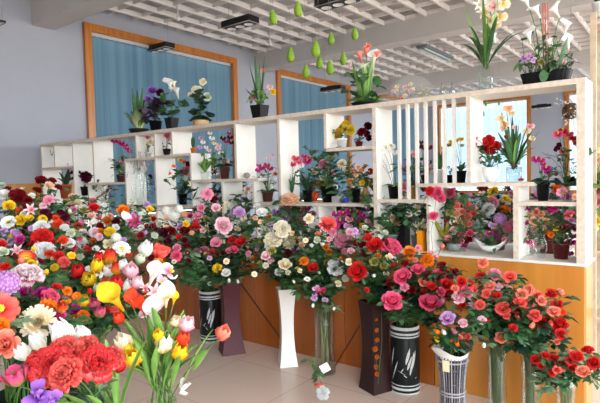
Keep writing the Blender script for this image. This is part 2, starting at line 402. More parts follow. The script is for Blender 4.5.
# ------------------------------------------------------------------ the hall
XA, YB, ZC, YN, XR = -7.75, 17.9, 4.54, -3.5, 6.0
WALL = mat('wall_plaster', (164, 168, 178), .9, .04, 2)
CEIL = mat('ceiling_paint', (200, 194, 190), .9, .06, 1.5)
GRID = mat('grid_white_paint', (226, 222, 218), .7)
FRAME = wood_mat('window_frame_wood', (160, 92, 26), (196, 122, 44), 'Z', 3)
floorM = MB(); floorM.box((XA, YN, -.1), (XR, YB, 0)); fo = struct(floorM.obj('floor', None, smooth=False))
FM = bpy.data.materials.new('polished_floor'); FM.use_nodes = True; nt = FM.node_tree; b = nt.nodes['Principled BSDF']
tc = nt.nodes.new('ShaderNodeTexCoord'); br = nt.nodes.new('ShaderNodeTexBrick'); br.offset = 0; br.inputs['Scale'].default_value = 1
br.inputs['Brick Width'].default_value = .8; br.inputs['Row Height'].default_value = .8; br.inputs['Mortar Size'].default_value = .003
br.inputs['Color1'].default_value = srgb((242, 218, 202)); br.inputs['Color2'].default_value = srgb((238, 214, 198)); br.inputs['Mortar'].default_value = srgb((200, 174, 156))
n = nt.nodes.new('ShaderNodeTexNoise'); n.inputs['Scale'].default_value = 60; mx = nt.nodes.new('ShaderNodeMix'); mx.data_type = 'RGBA'; mx.blend_type = 'MULTIPLY'; mx.inputs[0].default_value = .06
nt.links.new(tc.outputs['Object'], br.inputs['Vector']); nt.links.new(tc.outputs['Object'], n.inputs['Vector'])
nt.links.new(br.outputs['Color'], mx.inputs[6]); nt.links.new(n.outputs['Color'], mx.inputs[7]); nt.links.new(mx.outputs[2], b.inputs['Base Color'])
b.inputs['Roughness'].default_value = .22; b.inputs['Specular IOR Level'].default_value = .4; fo.data.materials.append(FM)
struct(boxmesh('ceiling', (XA, YN, ZC), (XR, YB, ZC + .2), CEIL))
def wall_with_holes(name, axis, pos, thick, lo, hi, zlo, zhi, holes):
    q = MB(); edges = [lo]
    for a, b_, z0, z1 in holes:
        def bx(u0, u1, w0, w1):
            if axis == 'x': q.box((pos - thick, u0, w0), (pos, u1, w1))
            else: q.box((u0, pos, w0), (u1, pos + thick, w1))
        bx(edges[-1], a, zlo, zhi); bx(a, b_, zlo, z0); bx(a, b_, z1, zhi); edges.append(b_)
    if axis == 'x': q.box((pos - thick, edges[-1], zlo), (pos, hi, zhi))
    else: q.box((edges[-1], pos, zlo), (hi, pos + thick, zhi))
    return struct(q.obj(name, WALL, smooth=False))
WT = 4.17
WA = [(4.5, 7.94), (9.27, 12.5), (13.95, 17.0)]
xb0 = hit(437, 130, 1, YB).x; xb1 = hit(531, 130, 1, YB).x; xb2 = hit(565, 130, 1, YB).x; WTB = hit(505, 97, 1, YB).z
W_ = xb1 - xb0
WB = [(xb0, xb1), (xb2, xb2 + W_), (xb2 + W_ + .9, xb2 + 2 * W_ + .9)]
wall_with_holes('wall_left', 'x', XA, .3, -.2, YB + .3, 0, ZC, [(0.9, 3.12, 1.75, WT)] + [(a, b_, .9, WT) for a, b_ in WA])
wall_with_holes('wall_back', 'y', YB, .3, XA, XR, 0, ZC, [(a, b_, .9, WTB) for a, b_ in WB])
BLIND = sheer_mat('blind_blue_fabric', (112, 143, 160), 0, .3)
PANEL2 = wood_mat('counter_wood_red_shaded', (150, 76, 26), (174, 96, 38), 'Z', 1.2, .3, .25)  # redder wood left of the seam, with shade from the bunches darkened into it
SHEER = sheer_mat('sheer_curtain', (215, 232, 244), .12, .6)
nt = BLIND.node_tree; tc = nt.nodes.new('ShaderNodeTexCoord'); mp = nt.nodes.new('ShaderNodeMapping'); mp.inputs['Scale'].default_value = (4, 4, .05)
n = nt.nodes.new('ShaderNodeTexNoise'); n.inputs['Scale'].default_value = 2; r = nt.nodes.new('ShaderNodeValToRGB'); r.color_ramp.elements[0].position = .35; r.color_ramp.elements[1].position = .65
r.color_ramp.elements[0].color = srgb((104, 136, 154)); r.color_ramp.elements[1].color = srgb((128, 158, 172))
nt.links.new(tc.outputs['Object'], mp.inputs[0]); nt.links.new(mp.outputs[0], n.inputs['Vector']); nt.links.new(n.outputs['Fac'], r.inputs[0])
for nd in nt.nodes:
    if nd.type in ('BSDF_DIFFUSE', 'BSDF_TRANSLUCENT'): nt.links.new(r.outputs[0], nd.inputs[0])
DAYL = emit_mat('daylight_outside', (150, 205, 240), .8); DAYB = emit_mat('bright_daylight_outside', (206, 230, 250), 2.2)
def window(idx, axis, a, b_, z0, z1, blind, day, fm=FRAME):
    o = bpy.data.objects.new(f'window_{idx}', None); C.objects.link(o); struct(o)
    fw_, fd = .12, .06
    def P(u, w, d): return (XA + d, u, w) if axis == 'x' else (u, YB - d, w)
    def bx(q, u0, u1, w0, w1, d0, d1):
        p = P(u0, w0, d0); r = P(u1, w1, d1); q.box([min(p[i], r[i]) for i in range(3)], [max(p[i], r[i]) for i in range(3)])
    q = MB()
    bx(q, a, a + fw_, z0, z1, -.12, fd); bx(q, b_ - fw_, b_, z0, z1, -.12, fd); bx(q, a + fw_, b_ - fw_, z1 - fw_, z1, -.12, fd); bx(q, a + fw_, b_ - fw_, z0, z0 + fw_, -.12, fd)
    q.obj('window_frame', fm, o, smooth=False)
    q = MB(); bx(q, a + fw_, b_ - fw_, z1 - fw_ - .05, z1 - fw_, -.10, -.02); q.obj('blind_rail', mat('rail_grey', (190, 190, 190), .5), o, smooth=False)
    # pane with daylight
    q = MB(); bx(q, a + fw_, b_ - fw_, z0 + fw_, z1 - fw_, -.29, -.27); q.obj('window_pane', day, o, smooth=False)
    q = MB(); n = int((b_ - a - 2 * fw_) / (.11 if blind else .03)); st = (b_ - a - 2 * fw_) / n; top, bot = z1 - fw_ - .05, z0 + fw_ + .02
    if blind:
        for i in range(n):
            u = a + fw_ + st * i; p0 = P(u, bot, -.10); p1 = P(u + st * 1.08, bot, -.03)
            q.add([p0, p1, (p1[0], p1[1], top), (p0[0], p0[1], top)], [(0, 1, 2, 3)])
        q.obj('vertical_blind', BLIND, o, smooth=False)
    else:
        vs = []
        for i in range(n + 1):
            u = a + fw_ + st * i; d = -.12 + .045 * math.sin(i * .9) + .03 * math.sin(i * .37)
            p = P(u, bot, d); vs += [p, (p[0], p[1], top)]
        q.add(vs, [(2*i, 2*i+2, 2*i+3, 2*i+1) for i in range(n)]); q.obj('sheer_curtain', SHEER, o)
    return o
for i, (a, b_) in enumerate(WA): window(i + 1, 'x', a, b_, .9, WT, True, DAYL)
window(4, 'x', .9, 3.12, 1.75, WT, True, DAYL)
for i, (a, b_) in enumerate(WB): window(i + 5, 'y', a, b_, .9, WTB, False, DAYB)
struct(boxmesh('unseen_wall_front', (XA - .3, YN - .2, 0), (1.5, YN, ZC), WALL))  # unseen, added behind the camera to block daylight from the rear
struct(boxmesh('unseen_wall_corner', (XA - .3, YN, 0), (XA, -.2, ZC), WALL))  # unseen piece added with it, leaving daylight to enter from the right
# wooden dado on the window wall
struct(boxmesh('trim_1', (XA, 3.25, 0), (XA + .03, 4.5, 1.62), wood_mat('dado_wood', (176, 118, 56), (200, 142, 76), 'Z', 2)))
# beams
for i, y in enumerate((3.70, 8.55, 13.4)):
    o = struct(boxmesh('beam', (XA, y, 3.95 if i == 0 else 4.02), (XR, y + .34, ZC), mat('beam_paint', (192, 188, 184), .9, .04, 2)))
# egg-crate grid ceiling, one panel per bay
GS = .41; GZ0, GZ1 = 4.37, 4.44
for y0, y1 in ((4.47, 8.55), (8.89 + .4, 13.4), (13.74 + .4, 17.6)):
    q = MB(); x = XA + .35; xs = []
    while x < XR: xs.append(x); x += GS
    for x in xs: q.box((x - .02, y0, GZ0 - .012), (x + .02, y1, GZ1))
    k = int((y1 - y0) / GS)
    for j in range(k + 1):
        y = y0 + j * (y1 - y0) / k; q.box((XA + .1, y - .012, GZ0 + .01), (XR, y + .012, GZ1))
    o = struct(q.obj('ceiling_grid', GRID, smooth=False))
    q = MB()
    for x in xs[::3]:
        for y in (y0 + .3, y1 - .3): q.tube([(x, y, GZ1), (x, y, ZC)], .006, n=4)
    h = q.obj('grid_hanger', GRID, o)
# ------------------------------------------------------------------ display counter + shelf
Y0 = 3.62; DEP = .28; HC = 1.0
X1 = -.53; X0 = -7.47
PANEL = wood_mat('counter_wood', (190, 118, 46), (206, 138, 58), 'Z', 1.2, .3, .3)
WHITEP = mat('shelf_white_board', (226, 222, 214), .5, .05, 6)
EDGE = mat('shelf_edge_wood', (214, 200, 182), .6, .15, 30)
ct = thing('display_counter', 'long orange wood counter with white top under the flower shelf', 'counter', (X1, Y0, 0))
L = lambda p: (p[0] - X1, p[1] - Y0, p[2])
boxmesh('countertop', L((X0, Y0 - .012, HC - .004)), L((X1 + .012, Y0 + .31, HC + .015)), WHITEP, ct, .004)
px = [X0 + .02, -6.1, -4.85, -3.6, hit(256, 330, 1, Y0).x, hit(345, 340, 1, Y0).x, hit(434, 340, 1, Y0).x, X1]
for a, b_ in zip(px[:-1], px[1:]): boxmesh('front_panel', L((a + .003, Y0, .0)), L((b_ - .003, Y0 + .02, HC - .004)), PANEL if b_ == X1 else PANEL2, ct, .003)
boxmesh('end_panel', L((X1 - .02, Y0 + .022, 0)), L((X1, Y0 + .29, HC - .004)), PANEL, ct)
boxmesh('back_panel', L((X0 + .02, Y0 + .27, 0)), L((X1 - .022, Y0 + .29, HC - .004)), PANEL, ct)
sh = thing('display_shelf', 'white open cubbyhole shelf crowded with potted plants on the counter', 'shelf', (X1, Y0, HC + .015))
LS = lambda p: (p[0] - X1, p[1] - Y0, p[2] - HC - .015)
ZT = 2.18; ZCt = HC + .015
hx = lambda x, y=150: hit(x, y, 1, Y0).x
hz = lambda x, y: hit(x, y, 1, Y0).z
def board(name, a, b_):
    o = boxmesh(name, LS(a), LS(b_), WHITEP, sh); o.data.materials.append(WHITEP if name == 'slat' else EDGE); o.data.polygons[2].material_index = 1
def edge(a, b_): pass
T = .024
def vert(px, z0, z1, w=T, name='side_panel'):
    x = hx(px) if px > 0 else px
    board(name, (x - w / 2, Y0, z0), (x + w / 2, Y0 + DEP, z1)); return x
SZ = {}
def horiz(key, pa, pb, z, t=.026):
    xa, xb = hx(pa), hx(pb); board('shelf_board', (xa, Y0 + .001, z - t), (xb, Y0 + DEP - .001, z)); SZ[key] = z
zt = ZT - .035
z168 = hz(56, 167); z182 = hz(105, 182.5); z158 = hz(138, 158); z155 = hz(172, 154.5); z205 = hz(158, 205)
z179 = hz(225, 179); z203 = hz(315, 203); z148 = hz(350, 147); z200 = hz(400, 199.5); z184 = hz(470, 183); z202 = hz(550, 202)
board('top_board', (hx(41), Y0 - .005, zt), (X1, Y0 + DEP, ZT)); SZ['top'] = ZT
vert(41, ZCt, zt); vert(54, z168, zt); vert(72.5, ZCt, zt); vert(93, z182, zt); vert(86.5, ZCt, z182 - .026)
vert(136, z158, zt); vert(124.5, ZCt, z158 - .026); vert(154.5, ZCt, zt); vert(172, z155, zt); vert(190, z179, z155 - .026); vert(190.5, ZCt, z179 - .026)
vert(221, ZCt, z179 - .026); vert(235.5, z179, zt, .028); vert(252, z203, z179 - .026); vert(254, ZCt, z203 - .026); vert(279, z203, zt, .028)
vert(316, ZCt, z203 - .026); vert(325.5, z148, zt, .028); vert(374.5, ZCt, zt, .034); vert(427, ZCt, z184 - .026, .02); vert(468.5, z184, zt, .03)
vert(515.5, ZCt, z184 - .026, .036); board('post', (X1 - .05, Y0 - .004, ZCt), (X1, Y0 + DEP, zt))
horiz('a', 41.5, 72, z168); horiz('b', 85.5, 124, z182); horiz('c', 123.5, 154, z158); horiz('d', 155, 190.7, z155); horiz('e', 125, 190, z205)
horiz('f', 189.5, 257, z179); horiz('g', 251, 373.5, z203); horiz('h', 326, 373.5, z148); horiz('i', 375.5, 426.5, z200); horiz('j', 417, 533, z184); horiz('k', 517, 580.5, z202)
xs_ = [hx(p) for p in (397.5, 406.3, 415.2, 424.3, 433.6, 442.8, 452.5)]
for x in xs_: board('slat', (x - .011, Y0 + .02, z200 if x < hx(417) else z184), (x + .011, Y0 + .05, zt))
SZ['counter'] = ZCt
# ------------------------------------------------------------------ pots and vases
CER = lambda n, c, r=.3: mat(n, c, r, .06, 20, spec=.5)
BLACKP = mat('pot_black', (14, 14, 16), .5, spec=.2); TERRA = CER('pot_terracotta', (170, 84, 46), .7); WHITEC = CER('ceramic_white', (240, 240, 238), .25); BROWNP = CER('pot_brown', (92, 50, 40), .5)
GOLDP = CER('pot_gold', (170, 128, 60), .35); TAN = CER('pot_tan', (206, 170, 120), .5); GREYP = CER('pot_grey', (120, 126, 124), .5); GLASS = glass_mat('clear_glass', (246, 250, 249), .05)
BURG = CER('pot_burgundy', (96, 24, 26), .4); ORANGEP = CER('pot_orange', (222, 110, 40), .5)
SOIL = mat('moss_fill', (70, 72, 40), .95, .5, 60)
POTM = dict(black=BLACKP, terra=TERRA, white=WHITEC, brown=BROWNP, gold=GOLDP, tan=TAN, grey=GREYP, glass=GLASS, burgundy=BURG, orange=ORANGEP)
def pot(parent, style, m, w, h):
    q = MB(); r = w / 2; ang = 0; n = 24
    if style == 'cone': prof = [(r*.72, 0), (r*.94, h*.86), (r, h*.86), (r, h), (r*.9, h), (r*.86, h*.8)]
    elif style == 'square': prof = [(r*.95, 0), (r*1.3, h), (r*1.2, h), (r*1.15, h*.85)]; n = 4; ang = math.pi / 4
    elif style == 'bowl': prof = [(r*.5, 0), (r*.85, h*.35), (r, h), (r*.93, h), (r*.75, h*.5)]
    elif style == 'cyl': prof = [(r, 0), (r, h), (r*.94, h), (r*.94, h*.06)]
    elif style == 'vase': prof = [(r*.6, 0), (r, h*.35), (r*.85, h*.65), (r*.5, h*.9), (r*.62, h), (r*.55, h), (r*.42, h*.9)]
    elif style == 'footed': prof = [(r*.6, 0), (r*.5, h*.1), (r*.4, h*.3), (r*.8, h*.7), (r, h), (r*.93, h), (r*.7, h*.7)]
    q.lathe(prof, n, rot=ang)
    o = q.obj('vase' if style in ('vase', 'cyl', 'footed') else 'pot', m, parent, smooth=(n > 4))
    if m is not GLASS:
        q = MB(); ri = r * (1.1 if n == 4 else .88 if style != 'vase' else .4)
        q.lathe([(ri, h*.84), (ri*.6, h*.88), (.001, h*.9)], n, rot=ang, close=False); q.obj('pot_fill', SOIL, parent)
    return r
def foliage(parent, style, n, L, m, h, r, ww=None):
    q = MB()
    for i in range(n):
        a = 6.28 * i / n + ru(-.4, .4); d = V((math.cos(a), math.sin(a), 0)); p = V((0, 0, h * .9)) + d * r * .3 * rnd()
        l = L * ru(.7, 1.05)
        if style == 'strap': leaf(q, p, d * ru(.25, .7) + V((0, 0, 1)), l, (ww or .08) * L, ru(.1, .55), 8, .4)
        elif style == 'sword': leaf(q, p, d * ru(.05, .3) + V((0, 0, 1)), l, (ww or .06) * L, 0, 6, .4)
        elif style == 'round': leaf(q, p, d * 1.1 + V((0, 0, .7)), l, (ww or .3) * L, .5, 5, .2)
        elif style == 'bushy':
            e = d * rnd() ** .6 * L * .6; e.z = ru(.15, 1.) * L; s = V((0, 0, h * .8))
            q.tube([s, s + V((e.x * .3, e.y * .3, e.z * .6)), s + e], .0016, n=3, cap=False)
            for k in range(3):
                w = V((ru(-1, 1), ru(-1, 1), ru(-.2, .8))); leaf(q, s + e * ru(.7, 1), w, L * ru(.18, .28), (ww or .09) * L * .62, ru(0, .4), 4)
    if q.v: q.obj('foliage', m, parent)
def plant(name, label, x, zkey, potspec, fol, blooms=(), yoff=None, cat='potted plant', stems=True, group=None, dj=.03, z=None, loc=None, extra=None):
    """x: pixel of the pot centre; potspec (style, material, width px, height px); fol list of (style, n, length px, material[, width])"""
    Y = Y0 + (.14 if yoff is None else yoff); zz = SZ[zkey] if z is None else z
    P = loc
    if P is None:
        X = hit(x, 180, 1, Y).x
        for _ in range(3):   # follow the lean of the picture: pixel column at this height
            X += 0; pr = proj(V((X, Y, zz))); X += (x - pr[0]) * pr[2] / F / RT.x * .9
        P = V((X, Y, zz + .0005))
    d = (P - CAM).dot(FW); s = d / F
    t = thing(name, label, cat, P, group)
    st, mm, pw, phh = potspec; r = pot(t, st, POTM[mm], pw * s, phh * s); h = phh * s
    for f in fol: foliage(t, f[0], f[1], f[2] * s, f[3], h, r, f[4] if len(f) > 4 else None)
    q = MB()
    for b_ in blooms:
        k, c, bx_, by_, bs = b_[:5]; dd = d + ru(-dj, dj); Q = at(bx_, by_, dd)
        ax = (CAM - Q).normalized() + V((ru(-.3, .3), ru(-.3, .3), .25 + ru(-.2, .3)))
        if k in ('tulip', 'bud'): ax = V((ru(-.3, .3), ru(-.3, .3), 1))
        if k == 'calla': ax = V((ru(-.3, .3), ru(-.5, .1), 1))
        j = bloom(k, c, Q, bs * s, ax, t, P, roll=(0 if k == 'orchid' else None))
        a = V((ru(-.3, .3) * r, ru(-.3, .3) * r, h * .85)); e = j - P
        q.tube(bez(a, V((a.x * .6 + e.x * .4, a.y * .6 + e.y * .4, max(e.z, a.z) * .9 + .02)), e, 6), .0022 if stems else .0015, .0014, 4)
    if q.v: q.obj('stem', STEMG, t)
    return t
TD = (0, .14)
G, DG, BG = GREEN, DKGREEN, GREEN2
VAR = petal_mat('variegated_leaf', (214, 220, 170), (70, 110, 50), .1); PLEAF = mat('purple_leaf', (70, 36, 72), .5, .4, 20); GREYT = mat('grey_twigs', (176, 176, 172), .8, .2, 40)
# on top of the shelf
plant('dracaena_plant', 'spiky variegated green plant in a flat black bowl on the shelf top', 139, 'top', ('bowl', 'black', 20, 5), [('strap', 18, 27, VAR, .09), ('sword', 12, 40, G, .06), ('strap', 8, 26, BG, .08)])
plant('purple_leaved_plant', 'purple-leaved plant in a black pot between dracaena and white callas', 156, 'top', ('cone', 'black', 13, 11), [('bushy', 12, 30, PLEAF, .26), ('bushy', 9, 24, DG, .3)],
      [('rose', 'purple', 152, 91, 9), ('rose', 'dkpurple', 160, 93, 8), ('rose', 'purple', 148, 99, 7)])
tt = plant('calla_plant', 'white calla lilies in a black pot with one white stripe', 172, 'top', ('square', 'black', 11, 12), [('bushy', 11, 28, G, .32)],
      [('calla', 'white', 170, 86, 14), ('calla', 'white', 177, 93, 14), ('calla', 'cream', 174, 85, 11)])
plant('begonia_plant', 'yellowish white flowers with big dark leaves in a tan bowl', 201, 'top', ('bowl', 'tan', 17, 6), [('round', 7, 16, DG, .42), ('bushy', 10, 28, DG, .34)],
      [('peony', 'cream', 197, 91, 11), ('rose', 'cream', 203, 82, 7), ('rose', 'greenwhite', 207, 97, 8), ('rose', 'cream', 190, 95, 5)])
plant('sword_leaf_arrangement', 'tall sword-leaf arrangement with pink flowers in a black square pot', 260, 'top', ('square', 'black', 15, 14), [('sword', 10, 52, G, .035), ('bushy', 16, 22, BG, .15), ('strap', 6, 30, G, .06)],
      [('orchid', 'hotpink', 257, 93, 7), ('orchid', 'pink', 253, 97, 7), ('orchid', 'pink', 262, 90, 6), ('orchid', 'salmon', 263, 70, 5), ('orchid', 'lightpink', 270, 87, 7), ('rose', 'yellow', 273, 92, 6), ('orchid', 'pink', 254, 91, 5)])
plant('anthurium_arrangement', 'salmon and white calla arrangement with green leaves in a black dish', 365, 'top', ('bowl', 'black', 28, 4), [('sword', 14, 46, BG, .045), ('round', 8, 28, BG, .26), ('bushy', 14, 34, G, .24)],
      [('calla', 'white', 373, 62, 20), ('calla', 'salmon', 366, 52, 13), ('calla', 'salmon', 360, 57, 15), ('calla', 'salmon', 377, 56, 12), ('calla', 'greenwhite', 363, 71, 19), ('lily', 'salmon', 368, 47, 9), ('calla', 'lightpink', 350, 66, 10)])
plant('cymbidium_in_glass', 'tall pale orchid with long green blades in a clear glass cylinder', 486, 'top', ('cyl', 'glass', 14, 27), [('sword', 4, 92, BG, .03), ('strap', 7, 80, G, .035)],
      [('lily', 'cream', 484, 12, 17), ('lily', 'whitepink', 495, 7, 17), ('orchid', 'cream', 500, 17, 15), ('lily', 'cream', 490, 21, 15), ('lily', 'white', 479, 5, 14), ('calla', 'white', 494, 38, 13), ('orchid', 'cream', 503, 4, 14), ('lily', 'white', 489, 2, 15), ('orchid', 'cream', 496, 25, 11)])
# black trough with callas
Y = Y0 + .14; zb = ZT + .0005
xa, xb = hit(522, 70, 1, Y).x, hit(572, 70, 1, Y).x; P = V(((xa + xb) / 2, Y, zb))
t = thing('trough_planter', 'black ribbed trough of white callas above the right post', 'potted plant', P)
q = MB(); n = 26; w = (xb - xa) / 2
prof = [(.86, 0), (1.0, .085), (.97, .085), (.9, .06)]; vs = []
loopn = 40
for s_, z_ in prof:
    for j in range(loopn):
        a = 2 * math.pi * j / loopn; ca, sa = math.cos(a), math.sin(a)
        x = math.copysign(abs(ca) ** .35, ca) * w * s_; y = math.copysign(abs(sa) ** .35, sa) * .075 * s_
        k = 1 + (.02 if j % 2 else 0); vs.append((x * k, y * k, z_))
q.add(vs, [(i*loopn+j, i*loopn+(j+1)%loopn, (i+1)*loopn+(j+1)%loopn, (i+1)*loopn+j) for i in range(3) for j in range(loopn)] + [tuple(range(loopn))[::-1]]); q.obj('trough', BLACKP, t, smooth=False)
q = MB(); q.add([(-w*.9, -.06, .07), (w*.9, -.06, .07), (w*.9, .06, .07), (-w*.9, .06, .07)], [(0, 1, 2, 3)]); q.obj('pot_fill', SOIL, t)
q = MB(); d = (P - CAM).dot(FW)
for k, c, x, y, s_ in [('calla','white',529,37,17),('calla','white',537,12,17),('calla','white',556,12,17),('calla','white',549,44,16),('calla','white',566,28,15),('calla','white',568,44,15),('calla','white',527,3,15),
    ('orchid','lilac',528,56,7),('orchid','lilac',534,60,6),('orchid','purple',524,58,6),('orchid','lilac',545,58,6),('orchid','whitepink',560,60,7),('lily','whitepink',563,64,10),('rose','greenwhite',552,56,6),('orchid','lilac',574,62,6),('rose','olive',541,62,6),('calla','white',546,26,12)]:
    Q = at(x, y, d + ru(-.05, .05)); ax = V((ru(-.5, .5), ru(-.7, .1), 1)) if k == 'calla' else CAM - Q
    j = bloom(k, c, Q, s_ * d / F, ax, t, P)
    e = j - P; a = V((e.x * .5, ru(-.03, .03), .07)); q.tube(bez(a, V((a.x, a.y, e.z * .7)), e, 6), .004 if k == 'calla' else .002, .0025, 4)
q.obj('stem', STEMG, t)
q = MB()
for i in range(44):
    p = V((ru(-w, w) * .85, ru(-.05, .05), .07)); e = p + V((ru(-.05, .08), ru(-.07, .03), ru(.03, .2) * (1.4 if i % 3 == 0 else .6)))
    q.tube([p, e], .002, n=3); 
    for k in range(3): leaf(q, e, V((ru(-1, 1), ru(-1, .4), ru(-.5, .8))), ru(.03, .06), ru(.01, .018), .3)
leaf(q, V((w*.02, -.08, .09)), V((0, -.35, -1)), .1, .032, 0); leaf(q, V((w*.5, -.02, .07)), V((.25, -.1, 1)), .25, .02, .1, 6); leaf(q, V((w*.6, -.02, .07)), V((.6, -.1, 1)), .22, .012, .7, 8)
q.obj('foliage', G, t)
q = MB()
for x in (543, 545.5, 548): q.tube([V((hit(x, 60, 1, Y).x, Y + .02, zb + .07)) - P, V((hit(x - 1, -6, 1, Y).x, Y + .02, zb + .55)) - P], .0045, n=5)
q.obj('willow_stick', mat('red_stick', (196, 110, 96), .6), t)
# plastic wrapped fan-shaped bundle
P = V((hit(410, 95, 1, Y).x, Y, zb)); t = thing('wrapped_bouquet', 'domed bundle of faded flowers in clear plastic wrap on the shelf top', 'bouquet', P)
d = (P - CAM).dot(FW); rr = 27 * d / F
q = MB(); q.ball((0, 0, .0), rr, 22, 14, (1, .42, .98)); q.v = [(x, y, max(z, 0)) for x, y, z in q.v]; q.obj('plastic_wrap', sheer_mat('plastic_film', (240, 240, 238), .9, .4), t)
q = MB()
for i in range(70): leaf(q, V((ru(-.75, .75) * rr, ru(-.2, .2) * rr, ru(.05, .45) * rr)), V((ru(-1, 1), ru(-1, 1), ru(-.3, 1))), .035, .012, .3)
q.obj('foliage', mat('dried_leaf', (178, 168, 120), .8, .4, 30), t)
for i in range(9):
    k = rnd(); Q = P + V((ru(-.6, .6) * rr, ru(-.25, -.1) * rr, ru(.15, .6) * rr)); bloom('rose', random.choice(['lightpink', 'cream', 'whitepink', 'salmon']), Q, .04, V((0, -1, .6)), t, P)
# frosted bottles behind the slats
for x, hh in ((442, 16), (452, 15)):
    P = V((hit(x, 92, 1, Y0 + .2).x, Y0 + .2, ZT + .0005)); s = (P - CAM).dot(FW) / F
    q = MB(); r = 3 * s; h = hh * s; q.lathe([(r, 0), (r, h*.6), (r*.35, h*.75), (r*.35, h), (r*.28, h), (r*.28, h*.7), (r*.9, h*.55), (r*.9, .004)], 16)
    o = q.obj('glass_bottle', glass_mat('frosted_glass', (232, 236, 238), .5)); o.location = P; tag(o, 'small clear glass bottle on the shelf top above the slats', 'bottle', 'bottles above the slats', P)
# cubbyholes, left to right
plant('grass_plant', 'small grassy green plant in a glass pot in the leftmost cubbyhole', 50.5, 'a', ('cyl', 'glass', 5, 8), [('sword', 12, 13, G, .07), ('bushy', 8, 10, DG, .2)])
plant('dark_orchid', 'dark purple orchid in a terracotta pot low in the left cubbyholes', 66, 'counter', ('cone', 'terra', 12, 14), [('strap', 5, 22, DG, .14)],
      [('orchid', 'dkpurple', 57, 161, 5), ('orchid', 'dkpurple', 61, 162, 5), ('orchid', 'maroon', 65, 164, 6), ('orchid', 'lilac', 68, 168, 6), ('orchid', 'dkpurple', 70, 172, 6), ('orchid', 'maroon', 71, 178, 5), ('orchid', 'dkpurple', 66, 184, 5)], z=hz(66, 199))
plant('burgundy_flower_plant', 'round burgundy bloom with dark leaves beside the tall blank panel', 85, 'counter', ('cone', 'black', 9, 9), [('bushy', 12, 16, DG, .15)], [('peony', 'maroon', 86, 177, 11), ('peony', 'maroon', 82, 181, 7)], z=hz(85, 196))
plant('magenta_orchid', 'arching magenta orchid spray with yellowish leaves at the blue blind', 121, 'b', ('cone', 'brown', 9, 8), [('bushy', 14, 22, G, .14), ('strap', 6, 18, BG, .1)],
      [('orchid', 'fuchsia', 114, 141, 6), ('orchid', 'fuchsia', 118, 141, 6), ('orchid', 'magenta', 121.5, 143, 7), ('orchid', 'magenta', 125, 145, 7), ('orchid', 'fuchsia', 127, 148, 6), ('orchid', 'magenta', 129.5, 151, 5), ('rose', 'pink', 122, 163, 6), ('rose', 'maroon', 119, 168, 6)])
plant('twig_plant', 'pale pink sprigs and green twigs in the low wide cubbyhole', 106, 'counter', ('cyl', 'glass', 9, 12), [('bushy', 16, 22, G, .09)],
      [('rose', 'lightpink', 108, 190, 4), ('rose', 'pink', 111, 188, 4), ('rose', 'cream', 100, 196, 4), ('rose', 'lightpink', 104, 193, 4)], z=hz(106, 211))
plant('cream_rose_cup', 'tiny cream and pink roses in a small white cup', 148, 'c', ('cone', 'white', 7, 6), [('bushy', 5, 12, G, .14)], [('rose', 'pink', 148, 137, 5), ('rose', 'cream', 150, 142, 6), ('rose', 'cream', 147, 146, 5)])
plant('pink_rose_cup', 'small pink bloom over a dark round cup in the top row', 167, 'd', ('bowl', 'black', 8, 7), [('bushy', 5, 12, DG, .14)], [('rose', 'pink', 167, 136, 7), ('rose', 'lightpink', 169, 139, 5)])
plant('little_green_plant', 'little green plant in a small orange pot below the shelf top', 193.5, 'd', ('cone', 'orange', 6, 6), [('sword', 8, 13, G, .12)], z=z155)
for i, (x, w_, h_) in enumerate(((133, 8, 30), (140, 9, 36), (147, 8, 32))):
    plant('glass_vase', 'tall clear glass vase of bare grey twigs in the middle-left cubbyhole', x, 'e', ('vase', 'glass', w_, h_), [('bushy', 9, h_ + 4, GREYT, .02), ('sword', 6, h_ * 1.1, GREYT, .01)],
          [('rose', 'cream', x - 1, 169, 3), ('rose', 'lightpink', x + 2, 165, 3)] if i else [('rose', 'olive', x, 190, 4)], cat='vase', group='glass vases of twigs', yoff=.1 + .05 * (i % 2))
plant('pale_pink_orchid', 'soft pink orchid spray against a white panel', 164, 'e', ('cone', 'white', 7, 7), [('strap', 5, 14, G, .12)],
      [('orchid', 'pink', 171, 164, 6), ('orchid', 'salmon', 174, 166, 5), ('orchid', 'lightpink', 168, 167, 6), ('orchid', 'pink', 164, 169, 6), ('orchid', 'lightpink', 161, 173, 5), ('orchid', 'salmon', 169, 173, 5)])
plant('mixed_flower_plant', 'pink and blue-green mixed flowers in a black pot on the middle shelf', 183, 'e', ('cone', 'black', 10, 11), [('bushy', 16, 30, G, .12), ('strap', 8, 20, DG, .1)],
      [('rose', 'fuchsia', 182, 172, 6), ('rose', 'pink', 186, 174, 6), ('rose', 'salmon', 184, 162, 5), ('rose', 'yellow', 180, 160, 4), ('rose', 'hotpink', 187, 169, 5), ('hydrangea', 'greenwhite', 185, 178, 7), ('rose', 'dkred', 188, 164, 5)])
plant('green_spider_plant', 'light green grassy plant next to the white orchids', 205, 'f', ('cone', 'glass', 9, 8), [('strap', 12, 22, BG, .09)], [('orchid', 'white', 203, 142, 5), ('orchid', 'lilac', 201, 138, 5), ('orchid', 'white', 206, 147, 5), ('orchid', 'lilac', 200, 147, 5), ('orchid', 'lightpink', 209, 150, 5)])
plant('white_orchid', 'white blossoms on green stems in clear glass, second plant of its shelf', 214, 'f', ('vase', 'glass', 9, 12), [('bushy', 12, 24, BG, .13)],
      [('orchid', 'white', 212, 138, 6), ('orchid', 'cream', 214, 143, 5), ('orchid', 'lightpink', 218, 148, 6), ('orchid', 'white', 221, 153, 6), ('orchid', 'lightpink', 219, 145, 5), ('orchid', 'white', 210, 133, 5)])
